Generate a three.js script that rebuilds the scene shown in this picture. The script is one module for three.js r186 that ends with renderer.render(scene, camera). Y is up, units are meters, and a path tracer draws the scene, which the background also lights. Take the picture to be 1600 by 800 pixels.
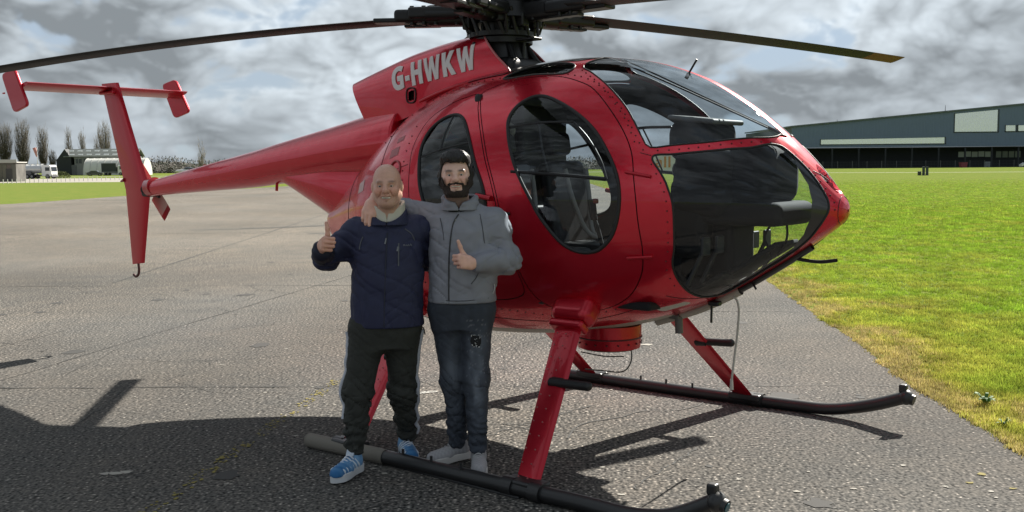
import * as THREE from 'three';
import { mergeGeometries, mergeVertices } from 'three/addons/utils/BufferGeometryUtils.js';
import { RoundedBoxGeometry } from 'three/addons/geometries/RoundedBoxGeometry.js';
import { TextGeometry } from 'three/addons/geometries/TextGeometry.js';
import { TessellateModifier } from 'three/addons/modifiers/TessellateModifier.js';
import { FontLoader } from 'three/addons/loaders/FontLoader.js';

// ------------------------------------------------------------------ camera, sky, sun, exposure
const scene = new THREE.Scene();
const camera = new THREE.PerspectiveCamera(28.6, 2, 0.1, 3000);
camera.position.set(0, 1.7, 0);
camera.rotation.order = 'YXZ';
camera.rotation.set(THREE.MathUtils.degToRad(-5.1), 0, THREE.MathUtils.degToRad(-0.49));
scene.add(camera);
const EXPOSURE = 2.65;
const SUN_DIR = new THREE.Vector3(0.85, 1, -1.08).normalize();
const sun = new THREE.DirectionalLight(new THREE.Color(1, 0.95, 0.86), 4.3);
sun.position.copy(SUN_DIR).multiplyScalar(40);
sun.castShadow = true;
sun.shadow.mapSize.set(4096, 4096);
Object.assign(sun.shadow.camera, { left: -16, right: 16, top: 16, bottom: -16, near: 1, far: 120 });
scene.add(sun, sun.target);

// ------------------------------------------------------------------ noise
function rngOf(seed) { let s = seed | 0; return () => { s = (s + 0x6d2b79f5) | 0; let t = Math.imul(s ^ (s >>> 15), 1 | s); t = (t + Math.imul(t ^ (t >>> 7), 61 | t)) ^ t; return ((t ^ (t >>> 14)) >>> 0) / 4294967296; }; }
const rnd = rngOf(77);
const PERM = new Uint8Array(512), GX = new Float32Array(256), GY = new Float32Array(256), GV = new Float32Array(256);
{ const r = rngOf(5); const p = [...Array(256).keys()]; for (let i = 255; i > 0; i--) { const j = Math.floor(r() * (i + 1)); [p[i], p[j]] = [p[j], p[i]]; }
  for (let i = 0; i < 512; i++) PERM[i] = p[i & 255];
  for (let i = 0; i < 256; i++) { const a = r() * Math.PI * 2; GX[i] = Math.cos(a); GY[i] = Math.sin(a); GV[i] = r() * 2 - 1; } }
const fade = (t) => t * t * t * (t * (t * 6 - 15) + 10);
function n2(x, y) {   // gradient noise, about -1..1
  const xi = Math.floor(x), yi = Math.floor(y), xf = x - xi, yf = y - yi, u = fade(xf), v = fade(yf), X = xi & 255, Y = yi & 255;
  const a = PERM[PERM[X] + Y], b = PERM[PERM[(X + 1) & 255] + Y], c = PERM[PERM[X] + ((Y + 1) & 255)], d = PERM[PERM[(X + 1) & 255] + ((Y + 1) & 255)];
  const p = GX[a] * xf + GY[a] * yf, q = GX[b] * (xf - 1) + GY[b] * yf, r = GX[c] * xf + GY[c] * (yf - 1), s = GX[d] * (xf - 1) + GY[d] * (yf - 1);
  return 1.5 * (p + (q - p) * u + (r + (s - r) * u - p - (q - p) * u) * v);
}
function fbm(x, y, o) { let s = 0, a = 0.5; for (let i = 0; i < o; i++) { s += a * n2(x, y); const t = x * 1.6 - y * 1.2; y = x * 1.2 + y * 1.6 + 7.3; x = t + 3.1; a *= 0.5; } return s; }
function n3(x, y, z) {  // value noise in space, -1..1
  const xi = Math.floor(x), yi = Math.floor(y), zi = Math.floor(z), u = fade(x - xi), v = fade(y - yi), w = fade(z - zi);
  const h = (i, j, k) => GV[PERM[PERM[PERM[(xi + i) & 255] + ((yi + j) & 255)] + ((zi + k) & 255)]];
  const l = (a, b, t) => a + (b - a) * t;
  return l(l(l(h(0, 0, 0), h(1, 0, 0), u), l(h(0, 1, 0), h(1, 1, 0), u), v), l(l(h(0, 0, 1), h(1, 0, 1), u), l(h(0, 1, 1), h(1, 1, 1), u), v), w);
}
const clamp = (x, a, b) => Math.min(b, Math.max(a, x)), mix = (a, b, t) => a + (b - a) * t;
const sstep = (a, b, x) => { const t = clamp((x - a) / (b - a), 0, 1); return t * t * (3 - 2 * t); };

// ------------------------------------------------------------------ sky: broken grey cloud layer, computed
{
  const W = 4096, H = 2048, data = new Float32Array(W * H * 4);
  const puff = (x, z, n) => { let s = 0, a = 0.5; for (let o = 0; o < n; o++) { s += a * (0.62 - 1.12 * Math.abs(n2(x, z)) + 0.55 * n2(x * 0.7 + 3, z * 0.7)); const t = x * 1.6 - z * 1.2; z = x * 1.2 + z * 1.6 + 7.3; x = t + 3.1; a *= 0.54; } return s; };
  for (let j = 0; j < H; j++) {
    const el = ((j + 0.5) / H - 0.5) * Math.PI, up = Math.max(Math.sin(el), 0.0), c = Math.cos(el);
    if (el < -0.02) { for (let i = 0; i < W; i++) data.set([0.11, 0.115, 0.11, 1], (j * W + i) * 4); continue; }
    const step = el > 0.9 ? 4 : el > 0.35 ? 2 : 1;
    for (let i = 0; i < W; i += step) {
      const az = ((i + 0.5) / W - 0.5) * 2 * Math.PI, dx = c * Math.cos(az), dz = c * Math.sin(az);
      const f = 1 / (up + 0.42), px = dx * f, pz = dz * f;
      const wx = fbm(px * 2.9 + 11, pz * 2.9 + 4, 3), wz = fbm(px * 2.9 - 5, pz * 2.9 + 17, 3), qx = px * 4.9 + wx * 0.5, qz = pz * 4.9 + wz * 0.5;
      const n = 0.12 + puff(qx, qz, 7), m = 0.12 + puff(qx - px * 0.055 + 0.05, qz - pz * 0.055 - 0.05, 5);      // the layer, and the same a little higher and nearer the sun
      const big = 0.5 + fbm(px * 1.4 + 30, pz * 1.4 + 9, 3);
      const sunny = Math.max(0, dx * SUN_DIR.x + up * SUN_DIR.y + dz * SUN_DIR.z);
      const cover = sstep(0.10, 0.34, n), thick = sstep(0.28, 0.64, n * 0.40 + big * 0.60), low = sstep(0.0, 0.14, up), glow = 1 + 0.25 * Math.pow(sunny, 3);
      const o = [mix(0.180, 0.165, low) * glow, mix(0.208, 0.205, low) * glow, mix(0.225, 0.250, low) * glow];      // open sky between the clouds, pale near the horizon
      const lit = (mix(0.285, 0.078, thick) + clamp((n - m) * 0.36, -0.07, 0.24)) * glow, cl = Math.max(0.052, mix(0.155, lit, 0.45 + 0.55 * low));
      const k = (j * W + i) * 4, px4 = [mix(o[0], cl * 0.90, cover), mix(o[1], cl, cover), mix(o[2], cl * 1.08, cover), 1];
      for (let t = 0; t < step; t++) data.set(px4, k + t * 4);
    }
  }
  const sky = new THREE.DataTexture(data, W, H, THREE.RGBAFormat, THREE.FloatType);
  sky.mapping = THREE.EquirectangularReflectionMapping; sky.magFilter = THREE.LinearFilter; sky.needsUpdate = true;
  scene.background = sky; scene.environment = sky;
}

// ------------------------------------------------------------------ helpers
const V = (x, y, z) => new THREE.Vector3(x, y, z);
const counts = {};
function numbered(name) { const n = counts[name] = (counts[name] ?? -1) + 1; return n ? `${name}_${String(n).padStart(3, '0')}` : name; }
function obj(name, geo, mat, parent = scene) {
  const g = Array.isArray(geo) ? merged(geo) : geo, o = new THREE.Mesh(g, mat);
  o.name = numbered(name); o.castShadow = o.receiveShadow = true; parent.add(o); return o;
}
function merged(list) {
  const idx = list.some((g) => g.index) && list.some((g) => !g.index);
  let l = idx ? list.map((g) => (g.index ? g.toNonIndexed() : g)) : list;
  const names = Object.keys(l[0].attributes).filter((n) => l.every((g) => g.attributes[n]));
  l = l.map((g) => { const h = g.clone(); for (const n of Object.keys(h.attributes)) if (!names.includes(n)) h.deleteAttribute(n); h.morphAttributes = {}; return h; });
  return l.length > 1 ? mergeGeometries(l) : l[0];
}
function tag(o, label, category, group) { o.userData.label = label; o.userData.category = category; if (group) o.userData.group = group; return o; }
function thing(name, label, category, [x, y, z] = [0, 0, 0], turn = 0, group) {
  const o = new THREE.Group(); o.name = numbered(name); o.position.set(x, y, z); o.rotation.y = turn; scene.add(o); return tag(o, label, category, group);
}
function structure(name, geo, mat) { const o = obj(name, geo, mat); o.userData.kind = 'structure'; return o; }
function M(r, g, b, rough = 0.6, extra = {}) {
  const { physical, ...e } = extra, m = physical ? new THREE.MeshPhysicalMaterial() : new THREE.MeshStandardMaterial();
  m.color.setRGB(r, g, b); m.roughness = rough; m.metalness = 0; Object.assign(m, e); return m;
}
const box = (w, h, d, x = 0, y = 0, z = 0) => new THREE.BoxGeometry(w, h, d).translate(x, y, z);
const rbox = (w, h, d, r, x = 0, y = 0, z = 0) => new RoundedBoxGeometry(w, h, d, 2, r).translate(x, y, z);
function rod(a, b, r, r2 = r, n = 10) {
  const A = V(...a), B = V(...b), d = B.clone().sub(A), g = new THREE.CylinderGeometry(r2, r, d.length(), n);
  g.applyQuaternion(new THREE.Quaternion().setFromUnitVectors(V(0, 1, 0), d.normalize())); const m = A.add(B).multiplyScalar(0.5); return g.translate(m.x, m.y, m.z);
}
const tube = (pts, r, seg = 24, n = 8, closed = false) => new THREE.TubeGeometry(new THREE.CatmullRomCurve3(pts.map((p) => (p.isVector3 ? p : V(...p))), closed), seg, r, n, closed);
const disc = (r, h, x, y, z, n = 28, r2 = r) => new THREE.CylinderGeometry(r2, r, h, n).translate(x, y, z);
function pixelTexture(n, fn, srgb = true) {
  const d = new Uint8Array(n * n * 4);
  for (let j = 0; j < n; j++) for (let i = 0; i < n; i++) { const c = fn(i, j), k = (j * n + i) * 4; for (let q = 0; q < 3; q++) d[k + q] = clamp(Math.round(255 * (srgb ? (c[q] <= 0.0031308 ? 12.92 * c[q] : 1.055 * Math.pow(c[q], 1 / 2.4) - 0.055) : c[q])), 0, 255); d[k + 3] = 255; }
  const t = new THREE.DataTexture(d, n, n); t.wrapS = t.wrapT = THREE.RepeatWrapping; t.magFilter = THREE.LinearFilter; t.minFilter = THREE.LinearMipmapLinearFilter; t.generateMipmaps = true;
  if (srgb) t.colorSpace = THREE.SRGBColorSpace; t.needsUpdate = true; return t;
}
// triangles as arrays of vertices [x, y, z, nx, ny, nz, u, v, ...]; clip() parts them along f = 0
function clip(tris, f) {
  const inn = [], out = [], lerpV = (a, b, t) => a.map((x, i) => x + (b[i] - x) * t);
  for (const T of tris) {
    const d = T.map(f), neg = d.filter((x) => x < 0).length;
    if (neg === 3) { inn.push(T); continue; } if (neg === 0) { out.push(T); continue; }
    const lone = neg === 1 ? d.findIndex((x) => x < 0) : d.findIndex((x) => x >= 0), i = lone, j = (lone + 1) % 3, k = (lone + 2) % 3;
    const p = lerpV(T[i], T[j], d[i] / (d[i] - d[j])), q = lerpV(T[i], T[k], d[i] / (d[i] - d[k]));
    const one = [[T[i], p, q]], two = [[p, T[j], T[k]], [p, T[k], q]];
    (neg === 1 ? inn : out).push(...one); (neg === 1 ? out : inn).push(...two);
  }
  return [inn, out];
}
function soup(tris, color) {
  const n = tris.length * 3, P = new Float32Array(n * 3), N = new Float32Array(n * 3), U = new Float32Array(n * 2), C = color && new Float32Array(n * 3); let i = 0;
  for (const T of tris) for (const v of T) { P.set(v.slice(0, 3), i * 3); N.set(v.slice(3, 6), i * 3); U.set(v.slice(6, 8), i * 2); if (C) C.set(color(v), i * 3); i++; }
  const g = new THREE.BufferGeometry(); g.setAttribute('position', new THREE.BufferAttribute(P, 3)); g.setAttribute('normal', new THREE.BufferAttribute(N, 3)); g.setAttribute('uv', new THREE.BufferAttribute(U, 2));
  if (C) g.setAttribute('color', new THREE.BufferAttribute(C, 3)); return g;
}
function curve2(pts, closed = true, sub = 7) {
  const out = [], n = pts.length, at = (i) => (closed ? pts[(i + n) % n] : pts[clamp(i, 0, n - 1)]);
  for (let i = 0; i < (closed ? n : n - 1); i++) { const [a, b, c, d] = [at(i - 1), at(i), at(i + 1), at(i + 2)];
    for (let s = 0; s < sub; s++) { const t = s / sub; out.push([0, 1].map((k) => 0.5 * (2 * b[k] + (c[k] - a[k]) * t + (2 * a[k] - 5 * b[k] + 4 * c[k] - d[k]) * t * t + (3 * b[k] - 3 * c[k] - a[k] + d[k]) * t * t * t))); } }
  if (!closed) out.push(pts[n - 1]); return out;
}
function polyDist(poly, x, y, sx = 1, sy = 1) {   // signed distance to a closed outline, negative inside
  let best = 1e9, inside = false; const n = poly.length;
  for (let i = 0, j = n - 1; i < n; j = i++) {
    const ax = poly[j][0] * sx, ay = poly[j][1] * sy, bx = poly[i][0] * sx, by = poly[i][1] * sy, X = x * sx, Y = y * sy, ex = bx - ax, ey = by - ay;
    const t = clamp(((X - ax) * ex + (Y - ay) * ey) / (ex * ex + ey * ey + 1e-12), 0, 1), qx = X - ax - ex * t, qy = Y - ay - ey * t; best = Math.min(best, qx * qx + qy * qy);
    if ((ay > Y) !== (by > Y) && X < (bx - ax) * (Y - ay) / (by - ay) + ax) inside = !inside;
  }
  return (inside ? -1 : 1) * Math.sqrt(best);
}

// ------------------------------------------------------------------ ground
const stone = pixelTexture(2048, (i, j) => {
  const r = rngOf(i * 7349 + j * 9151)();
  const w = 2048, per = (s, o) => { const a = i / w, b = j / w; return n2(a * s + o, b * s + o) * (1 - a) + n2((a - 1) * s + o, b * s + o) * a; };
  const g = per(460, 1) * 0.60 + per(270, 3) * 0.72, c = per(60, 9) * 0.4 + per(14, 2) * 0.5;
  let v = 0.100 * (1 + 1.4 * g + 0.25 * c + 0.3 * (r - 0.5));
  if (g > 0.40) v += 0.22 * (g - 0.40) / 0.3; v = Math.max(v, 0.022);
  const warm = 1 + 0.05 * c + 0.06 * g;
  return [v * 1.05 * warm, v * 0.99, v * 0.91 / warm];
});
const stoneHeight = pixelTexture(1024, (i, j) => { const a = i / 1024, b = j / 1024, per = (s, o) => n2(a * s + o, b * s + o) * (1 - a) + n2((a - 1) * s + o, b * s + o) * a; const g = 0.5 + 0.25 * per(260, 1) + 0.3 * per(130, 4); return [g, g, g]; }, false);
stone.repeat.set(1 / 6.1, 1 / 6.1); stoneHeight.repeat.set(1 / 4.3, 1 / 4.3);
const apronEdge = [[-600, 150], [-600, -140], [-60, -58], [-25.6, -50.3], [-24.9, -70], [-21.2, -96], [-16, -128], [2, -140], [7.6, -100], [6.6, -60], [5.2, -32], [4.3, -20], [3.72, -14.5], [3.42, -11.2], [3.28, -9.4], [3.09, -8], [3.02, -6.7], [2.98, -5.8], [3.05, -3], [3.1, 14], [4, 150]];
function sheet(x0, x1, z0, z1, step, y) {
  const t = [], v = (x, z) => [x, y, z, 0, 1, 0, x, z];
  const nx = Math.ceil((x1 - x0) / step), nz = Math.ceil((z1 - z0) / step);
  for (let i = 0; i < nx; i++) for (let j = 0; j < nz; j++) { const a = x0 + i * step, b = z0 + j * step, c = a + step, d = b + step; t.push([v(a, b), v(a, d), v(c, d)], [v(a, b), v(c, d), v(c, b)]); }
  return t;
}
const edgeWobble = (x, z) => 0.10 * fbm(x * 1.7, z * 1.7, 3) + 0.05 * n2(x * 7, z * 7);
{
  const far = clip(sheet(-32, 12, -144, -20, 2, 0.004), (v) => polyDist(apronEdge, v[0], v[2]))[0];
  const behind = clip([...sheet(-608, -32, -144, 16, 16, 0.004), ...sheet(-608, 8, 16, 160, 16, 0.004)], (v) => polyDist(apronEdge, v[0], v[2]))[0];
  const near = clip(sheet(-32, 6, -20, 16, 0.5, 0.004), (v) => polyDist(apronEdge, v[0], v[2]) + (v[0] > 0 ? 0.6 * edgeWobble(v[0], v[2]) : 0))[0];
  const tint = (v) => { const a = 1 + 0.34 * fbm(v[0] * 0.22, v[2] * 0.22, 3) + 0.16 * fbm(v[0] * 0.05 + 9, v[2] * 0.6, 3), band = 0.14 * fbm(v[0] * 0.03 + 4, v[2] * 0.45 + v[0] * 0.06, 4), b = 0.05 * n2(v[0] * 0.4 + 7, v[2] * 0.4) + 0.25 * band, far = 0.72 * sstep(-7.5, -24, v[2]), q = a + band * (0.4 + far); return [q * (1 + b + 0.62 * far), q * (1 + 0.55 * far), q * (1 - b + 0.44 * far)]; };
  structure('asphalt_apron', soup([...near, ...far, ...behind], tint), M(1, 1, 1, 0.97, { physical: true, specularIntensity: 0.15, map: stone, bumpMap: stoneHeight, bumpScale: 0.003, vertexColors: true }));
}
const turf = pixelTexture(1024, (i, j) => {
  const a = i / 1024, b = j / 1024, per = (s, o) => { const f = (u, v) => n2(u * s + o, v * s + o); return (f(a, b) * (1 - a) + f(a - 1, b) * a) * (1 - b) + (f(a, b - 1) * (1 - a) + f(a - 1, b - 1) * a) * b; };
  const f = per(260, 3), m = per(60, 8), c = per(9, 5), k = 1 + 0.5 * f + 0.25 * m, y = clamp(0.38 + 0.7 * c + 0.35 * m, 0, 1);
  return [mix(0.115, 0.180, y) * k, mix(0.165, 0.190, y) * k, mix(0.038, 0.052, y) * k];  // pale, less saturated green: distance haze mixed into the turf colour
});
turf.repeat.set(1 / 9, 1 / 9);
{
  const g = new THREE.PlaneGeometry(2400, 2400, 1, 1).rotateX(-Math.PI / 2); const p = g.attributes.position, u = g.attributes.uv;
  for (let i = 0; i < p.count; i++) u.setXY(i, p.getX(i), p.getZ(i));
  structure('grass_field', g, M(1, 1, 1, 0.95, { physical: true, specularIntensity: 0, map: turf }));
}
function ribbon(pts, w, y) {   // a flat strip along points in plan
  const pos = [], idx = [];
  pts.forEach((p, i) => { const a = pts[Math.max(0, i - 1)], b = pts[Math.min(pts.length - 1, i + 1)], L = Math.hypot(b[0] - a[0], b[1] - a[1]), n = [-(b[1] - a[1]) / L, (b[0] - a[0]) / L], h = (p[2] ?? w) / 2;
    pos.push(p[0] + n[0] * h, y, p[1] + n[1] * h, p[0] - n[0] * h, y, p[1] - n[1] * h); if (i) { const k = i * 2; idx.push(k - 2, k, k - 1, k - 1, k, k + 1); } });
  const g = new THREE.BufferGeometry(); g.setAttribute('position', new THREE.Float32BufferAttribute(pos, 3)); g.setIndex(idx); g.computeVertexNormals();
  if (g.attributes.normal.getY(0) < 0) { g.setIndex(idx.reverse()); g.computeVertexNormals(); } return g;
}
function slab(poly, y) { const s = new THREE.Shape(poly.map(([x, z]) => new THREE.Vector2(x, -z))); return new THREE.ShapeGeometry(s).rotateX(-Math.PI / 2).translate(0, y, 0); }
structure('far_taxiway', slab([[-260, -146], [-34, -139], [-17, -131], [-4, -139], [6, -150], [6, -172], [-36, -182], [-60, -205], [-300, -215]], 0.006), M(0.30, 0.275, 0.235, 0.9));
structure('gravel_path', ribbon([[48, -196], [74, -178], [110, -166], [170, -150]], 2.6, 0.008), M(0.40, 0.37, 0.31, 0.9));
structure('far_road', ribbon([[-120, -248], [-20, -262], [60, -285]], 9, 0.006), M(0.28, 0.26, 0.23, 0.9));
// bitumen seams between the paving bays, with a slightly wandering width
{
  const r = rngOf(19), seam = (a, b, w, n = 60) => { const L = []; for (let i = 0; i <= n; i++) { const t = i / n; L.push([mix(a[0], b[0], t) + 0.05 * fbm(t * 9 + a[0], 3, 4), mix(a[1], b[1], t) + 0.07 * fbm(t * 7 + a[1], 8, 4), w * (0.2 + 0.9 * r())]); } return ribbon(L, w, 0.008); };
  const tar = M(0.042, 0.041, 0.038, 0.85), lines = [[[-9, -7.82], [-1.3, -7.7], 0.022], [[-1.3, -7.7], [3.2, -7.55], 0.012], [[-4.6, -5.9], [-1.2, -22.4], 0.020], [[0.62, -5.15], [1.12, -5.93], 0.014], [[-0.2, -6.2], [0.55, -7.0], 0.016], [[1.9, -11.6], [3.4, -11.45], 0.03], [[-8, -5.4], [-3.9, -7.72], 0.016], [[-14, -15], [2.5, -14.2], 0.028], [[-20, -27], [4, -26], 0.05], [[-22, -42], [5, -41], 0.08], [[-6, -15], [-9, -90], 0.06]];
  const o = structure('paving_seam', seam(...lines[0]), tar); for (const l of lines.slice(1)) structure('paving_seam', seam(...l), tar);
  // fine branching cracks and dark spots
  const walk = (x, z, a, n, w) => { const L = []; for (let i = 0; i < n; i++) { L.push([x, z, w * (0.4 + r())]); a += (r() - 0.5) * 0.9; x += 0.09 * Math.cos(a); z += 0.09 * Math.sin(a) * 1.3; } return ribbon(L, w, 0.008); };
  const cr = []; for (let i = 0; i < 46; i++) cr.push(walk(-5.5 + 8.3 * r(), -4.6 - 11 * r(), r() * 6.28, 8 + Math.floor(r() * 26), 0.004 + 0.007 * r())); structure('surface_cracks', cr, tar).userData.kind = 'stuff';
  const spot = [], oil = M(0.045, 0.043, 0.040, 0.9); for (let i = 0; i < 60; i++) { const x = -7 + 9.6 * r(), z = -4.6 - 14 * r(), s = 0.02 + 0.09 * r() * r(), pts = []; for (let k = 0; k < 14; k++) { const a = k / 14 * 6.283, q = s * (0.7 + 0.5 * r()); pts.push([x + q * Math.cos(a), z + q * Math.sin(a) * 1.2]); } spot.push(slab(pts, 0.007)); } structure('oil_spots', spot, oil).userData.kind = 'stuff';
  // curved tyre marks on the far apron
  const tyre = M(0.062, 0.060, 0.056, 0.9); for (const [cx, cz, R, a0, a1] of [[-9.4, -34, 6, 0.2, 1.5], [-6.4, -30, 4.2, 0.1, 1.3], [-11, -37, 9, 0.3, 1.2]]) { const L = []; for (let i = 0; i <= 20; i++) { const a = mix(a0, a1, i / 20); L.push([cx + R * Math.cos(a), cz + R * Math.sin(a), 0.16 + 0.1 * r()]); } structure('tyre_mark', ribbon(L, 0.2, 0.008), tyre); }
  // worn yellow line and white remnants of paint: broken flakes
  const flake = (x, z, s, q) => { const n = 9, pts = []; for (let i = 0; i < n; i++) { const a = i / n * 6.283; pts.push([x + Math.cos(a) * s * (0.5 + 0.8 * r()) , z + Math.sin(a) * s * q * (0.5 + 0.8 * r())]); } return slab(pts, 0.008); };
  const yel = [], wht = [], pale = [];
  for (let i = 0; i < 240; i++) { const t = r(), j = (r() - 0.5) * 0.10, dense = n2(t * 9, 2) > -0.15 || r() < 0.25; if (dense) yel.push(flake(mix(-1.40, -1.86, t) + j, mix(-7.9, -4.6, t) + (r() - 0.5) * 0.1, 0.005 + 0.014 * r() * r(), 1.4)); }
  for (let i = 0; i < 30; i++) { const t = r(); wht.push(flake(mix(-0.82, -0.56, t), mix(-7.40, -7.50, t) + (r() - 0.5) * 0.03, 0.012 + 0.018 * r(), 0.7)); }
  for (let i = 0; i < 340; i++) { const x = -5 + 8 * r(), z = -4.4 - 9 * r() * r(); pale.push(flake(x, z, 0.006 + 0.016 * r() * r(), 0.8)); }
  for (const [x, z, s] of [[-2.24, -5.5, 0.05], [-2.18, -5.52, 0.04], [-2.29, -5.49, 0.035], [1.27, -9.4, 0.07]]) pale.push(flake(x, z, s, 0.7));
  for (const [x, z, s] of [[2.55, -5.35, 0.03], [2.42, -5.2, 0.025], [2.6, -5.1, 0.02]]) yel.push(flake(x, z, s, 0.8));
  structure('yellow_paint_line', yel, M(0.20, 0.165, 0.035, 0.9)); structure('white_paint_remnant', wht, M(0.55, 0.54, 0.5, 0.85)); structure('pale_chippings', pale, M(0.33, 0.31, 0.27, 0.9)).userData.kind = 'stuff';
}
// short grass beside the apron: tufts of narrow blades
{
  const r = rngOf(31), blade = (n, h, s) => { const p = []; for (let i = 0; i < n; i++) { const a = r() * 6.283, b = a + 1.57, q = s * r(), bx = Math.cos(a * 3) * q, bz = Math.sin(a * 3) * q, w = 0.0035 + 0.002 * r(), L = h * (0.5 + 0.7 * r()), ln = L * (0.2 + 0.9 * r()); p.push(bx - Math.cos(b) * w, 0, bz - Math.sin(b) * w, bx + Math.cos(b) * w, 0, bz + Math.sin(b) * w, bx + Math.cos(a) * ln, L, bz + Math.sin(a) * ln); } const g = new THREE.BufferGeometry(); g.setAttribute('position', new THREE.Float32BufferAttribute(p, 3)); g.computeVertexNormals(); return g; };
  const spots = [];
  for (let i = 0; i < 520000 && spots.length < 185000; i++) {
    const z = -4.2 - 110 * Math.pow(r(), 2.8), x = 2.7 + (-z * 0.63 - 0.7) * r();
    const d = polyDist(apronEdge, x, z) + 0.6 * edgeWobble(x, z); if (d < -0.015 || x > -z * 0.62 + 1.8 || r() < sstep(-70, -112, z)) continue;
    spots.push([x, z, d]);
  }
  const im = new THREE.InstancedMesh(blade(9, 0.034, 0.045), M(1, 1, 1, 0.95, { physical: true, transmission: 0.4, thickness: 0, specularIntensity: 0.1 }), spots.length), m = new THREE.Matrix4(), c = new THREE.Color();
  spots.forEach(([x, z, d], i) => {
    const far = sstep(-12, -50, z), dry = clamp(0.42 + 0.9 * fbm(x * 0.9, z * 0.9, 3) + 0.95 * Math.exp(-Math.max(d, 0) * 0.85) - 0.30 + 0.25 * (r() - 0.5), 0, 1), clump = n2(x * 4.3 + 2, z * 3.1), k = (0.70 + 0.5 * r()) * (1 + 0.38 * clump + 0.2 * n2(x * 1.1, z * 0.9)), straw = sstep(0.72, 1.0, dry) * (0.4 + 0.6 * r()), s = (0.50 + 0.7 * r() + 0.5 * Math.max(0, clump - 0.1)) * (1 + 2.2 * far);
    m.makeRotationY(r() * 6.28).scale(V(s, s * (0.7 + 0.6 * r()) * (1 - 0.72 * far), s)).setPosition(x, 0, z); im.setMatrixAt(i, m);
    im.setColorAt(i, c.setRGB(mix(mix(0.25, 0.44, dry), 0.47, straw) * k, mix(mix(0.38, 0.40, dry), 0.38, straw) * k, mix(mix(0.038, 0.080, dry), 0.18, straw) * k));
  });
  im.name = 'grass_blades'; im.userData.kind = 'stuff'; im.userData.label = 'short mown grass with dry yellow patches beside the apron'; im.userData.category = 'grass'; scene.add(im);
  // two weeds standing up from the lawn
  const leafOf = (L, w, a, lift) => { const p = [], n = 5; for (let i = 0; i < n; i++) { const t0 = i / n, t1 = (i + 1) / n, q = (t) => { const rr = L * t, h = lift * Math.sin(t * 2.2), ww = w * Math.sin(Math.PI * Math.min(0.98, t * 0.9 + 0.06)); return [Math.cos(a) * rr, h + 0.004, Math.sin(a) * rr, ww]; }; const A = q(t0), B = q(t1), sx = -Math.sin(a), sz = Math.cos(a);
    const P = (c, s) => [c[0] + sx * c[3] * s, c[1], c[2] + sz * c[3] * s]; p.push(...P(A, -1), ...P(B, 1), ...P(A, 1), ...P(A, -1), ...P(B, -1), ...P(B, 1)); } const g = new THREE.BufferGeometry(); g.setAttribute('position', new THREE.Float32BufferAttribute(p, 3)); g.computeVertexNormals(); return g; };
  const green = M(0.045, 0.13, 0.016, 0.7, { side: THREE.DoubleSide });
  for (const [x, z, n, s, lab] of [[3.30, -6.9, 11, 1, 'dark green broad-leaved weed in the dry grass near the apron edge'], [3.16, -6.35, 7, 0.6, 'small leafy weed in the lawn, nearer the viewer than the larger weed']]) { const w = thing('weed', lab, 'weed', [x, 0, z]); for (let i = 0; i < n; i++) obj('leaf', leafOf((0.06 + 0.05 * r()) * s, 0.012 * s, i / n * 6.283 + r() * 0.4, (0.05 + 0.05 * r()) * s), green, w); }
}

// ------------------------------------------------------------------ helicopter (x forward, y up, z starboard; origin under the rotor)
const heli = thing('helicopter', 'glossy dark red light helicopter on skids with registration G-HWKW on its rotor fairing', 'helicopter', [-0.05, 0, -6.807], THREE.MathUtils.degToRad(-39.3));
const dent = pixelTexture(512, (i, j) => { const a = i / 512, b = j / 512, f = (u, v) => fbm(u * 5, v * 5, 3); const v = 0.5 + 0.4 * ((f(a, b) * (1 - a) + f(a - 1, b) * a) * (1 - b) + (f(a, b - 1) * (1 - a) + f(a - 1, b - 1) * a) * b); return [v, v, v]; }, false);
const red = M(0.58, 0.009, 0.028, 0.26, { physical: true, metalness: 0.6, clearcoat: 0.55, clearcoatRoughness: 0.03, bumpMap: dent, bumpScale: 0.010, side: THREE.DoubleSide });
const redPlain = M(0.46, 0.007, 0.022, 0.32, { physical: true, metalness: 0.55, clearcoat: 0.35, clearcoatRoughness: 0.05, side: THREE.DoubleSide });
const blackGloss = M(0.008, 0.008, 0.009, 0.28, { physical: true, clearcoat: 0.6, side: THREE.DoubleSide }), rubber = M(0.010, 0.010, 0.011, 0.55), blackMetal = M(0.012, 0.012, 0.013, 0.42, { metalness: 0.3 }), trim = M(0.010, 0.011, 0.014, 0.8, { side: THREE.DoubleSide }), steel = M(0.45, 0.45, 0.44, 0.35, { metalness: 0.9 });
const pane = M(0.80, 0.85, 0.88, 0.012, { physical: true, transmission: 1, thickness: 0, ior: 1.43, side: THREE.DoubleSide });
const cream = M(0.34, 0.31, 0.27, 0.5, { side: THREE.DoubleSide });

// fuselage shell: sections [x, top, bottom, widest height, half width]
const SEC = [[2.365, 1.460, 1.444, 1.452, 0.008], [2.347, 1.510, 1.400, 1.452, 0.068], [2.29, 1.580, 1.348, 1.452, 0.122], [2.17, 1.712, 1.262, 1.46, 0.203], [2.00, 1.875, 1.150, 1.47, 0.305], [1.78, 2.045, 1.015, 1.47, 0.412], [1.50, 2.205, 0.867, 1.47, 0.520], [1.15, 2.318, 0.745, 1.47, 0.605], [0.75, 2.365, 0.658, 1.47, 0.660], [0.30, 2.350, 0.606, 1.47, 0.685], [-0.10, 2.300, 0.590, 1.46, 0.680], [-0.50, 2.17, 0.612, 1.43, 0.62], [-0.90, 1.94, 0.705, 1.38, 0.49], [-1.25, 1.69, 0.855, 1.34, 0.325], [-1.52, 1.50, 1.02, 1.31, 0.19], [-1.70, 1.40, 1.16, 1.29, 0.10], [-1.78, 1.33, 1.24, 1.285, 0.04], [-1.80, 1.29, 1.28, 1.285, 0.006]];
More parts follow.
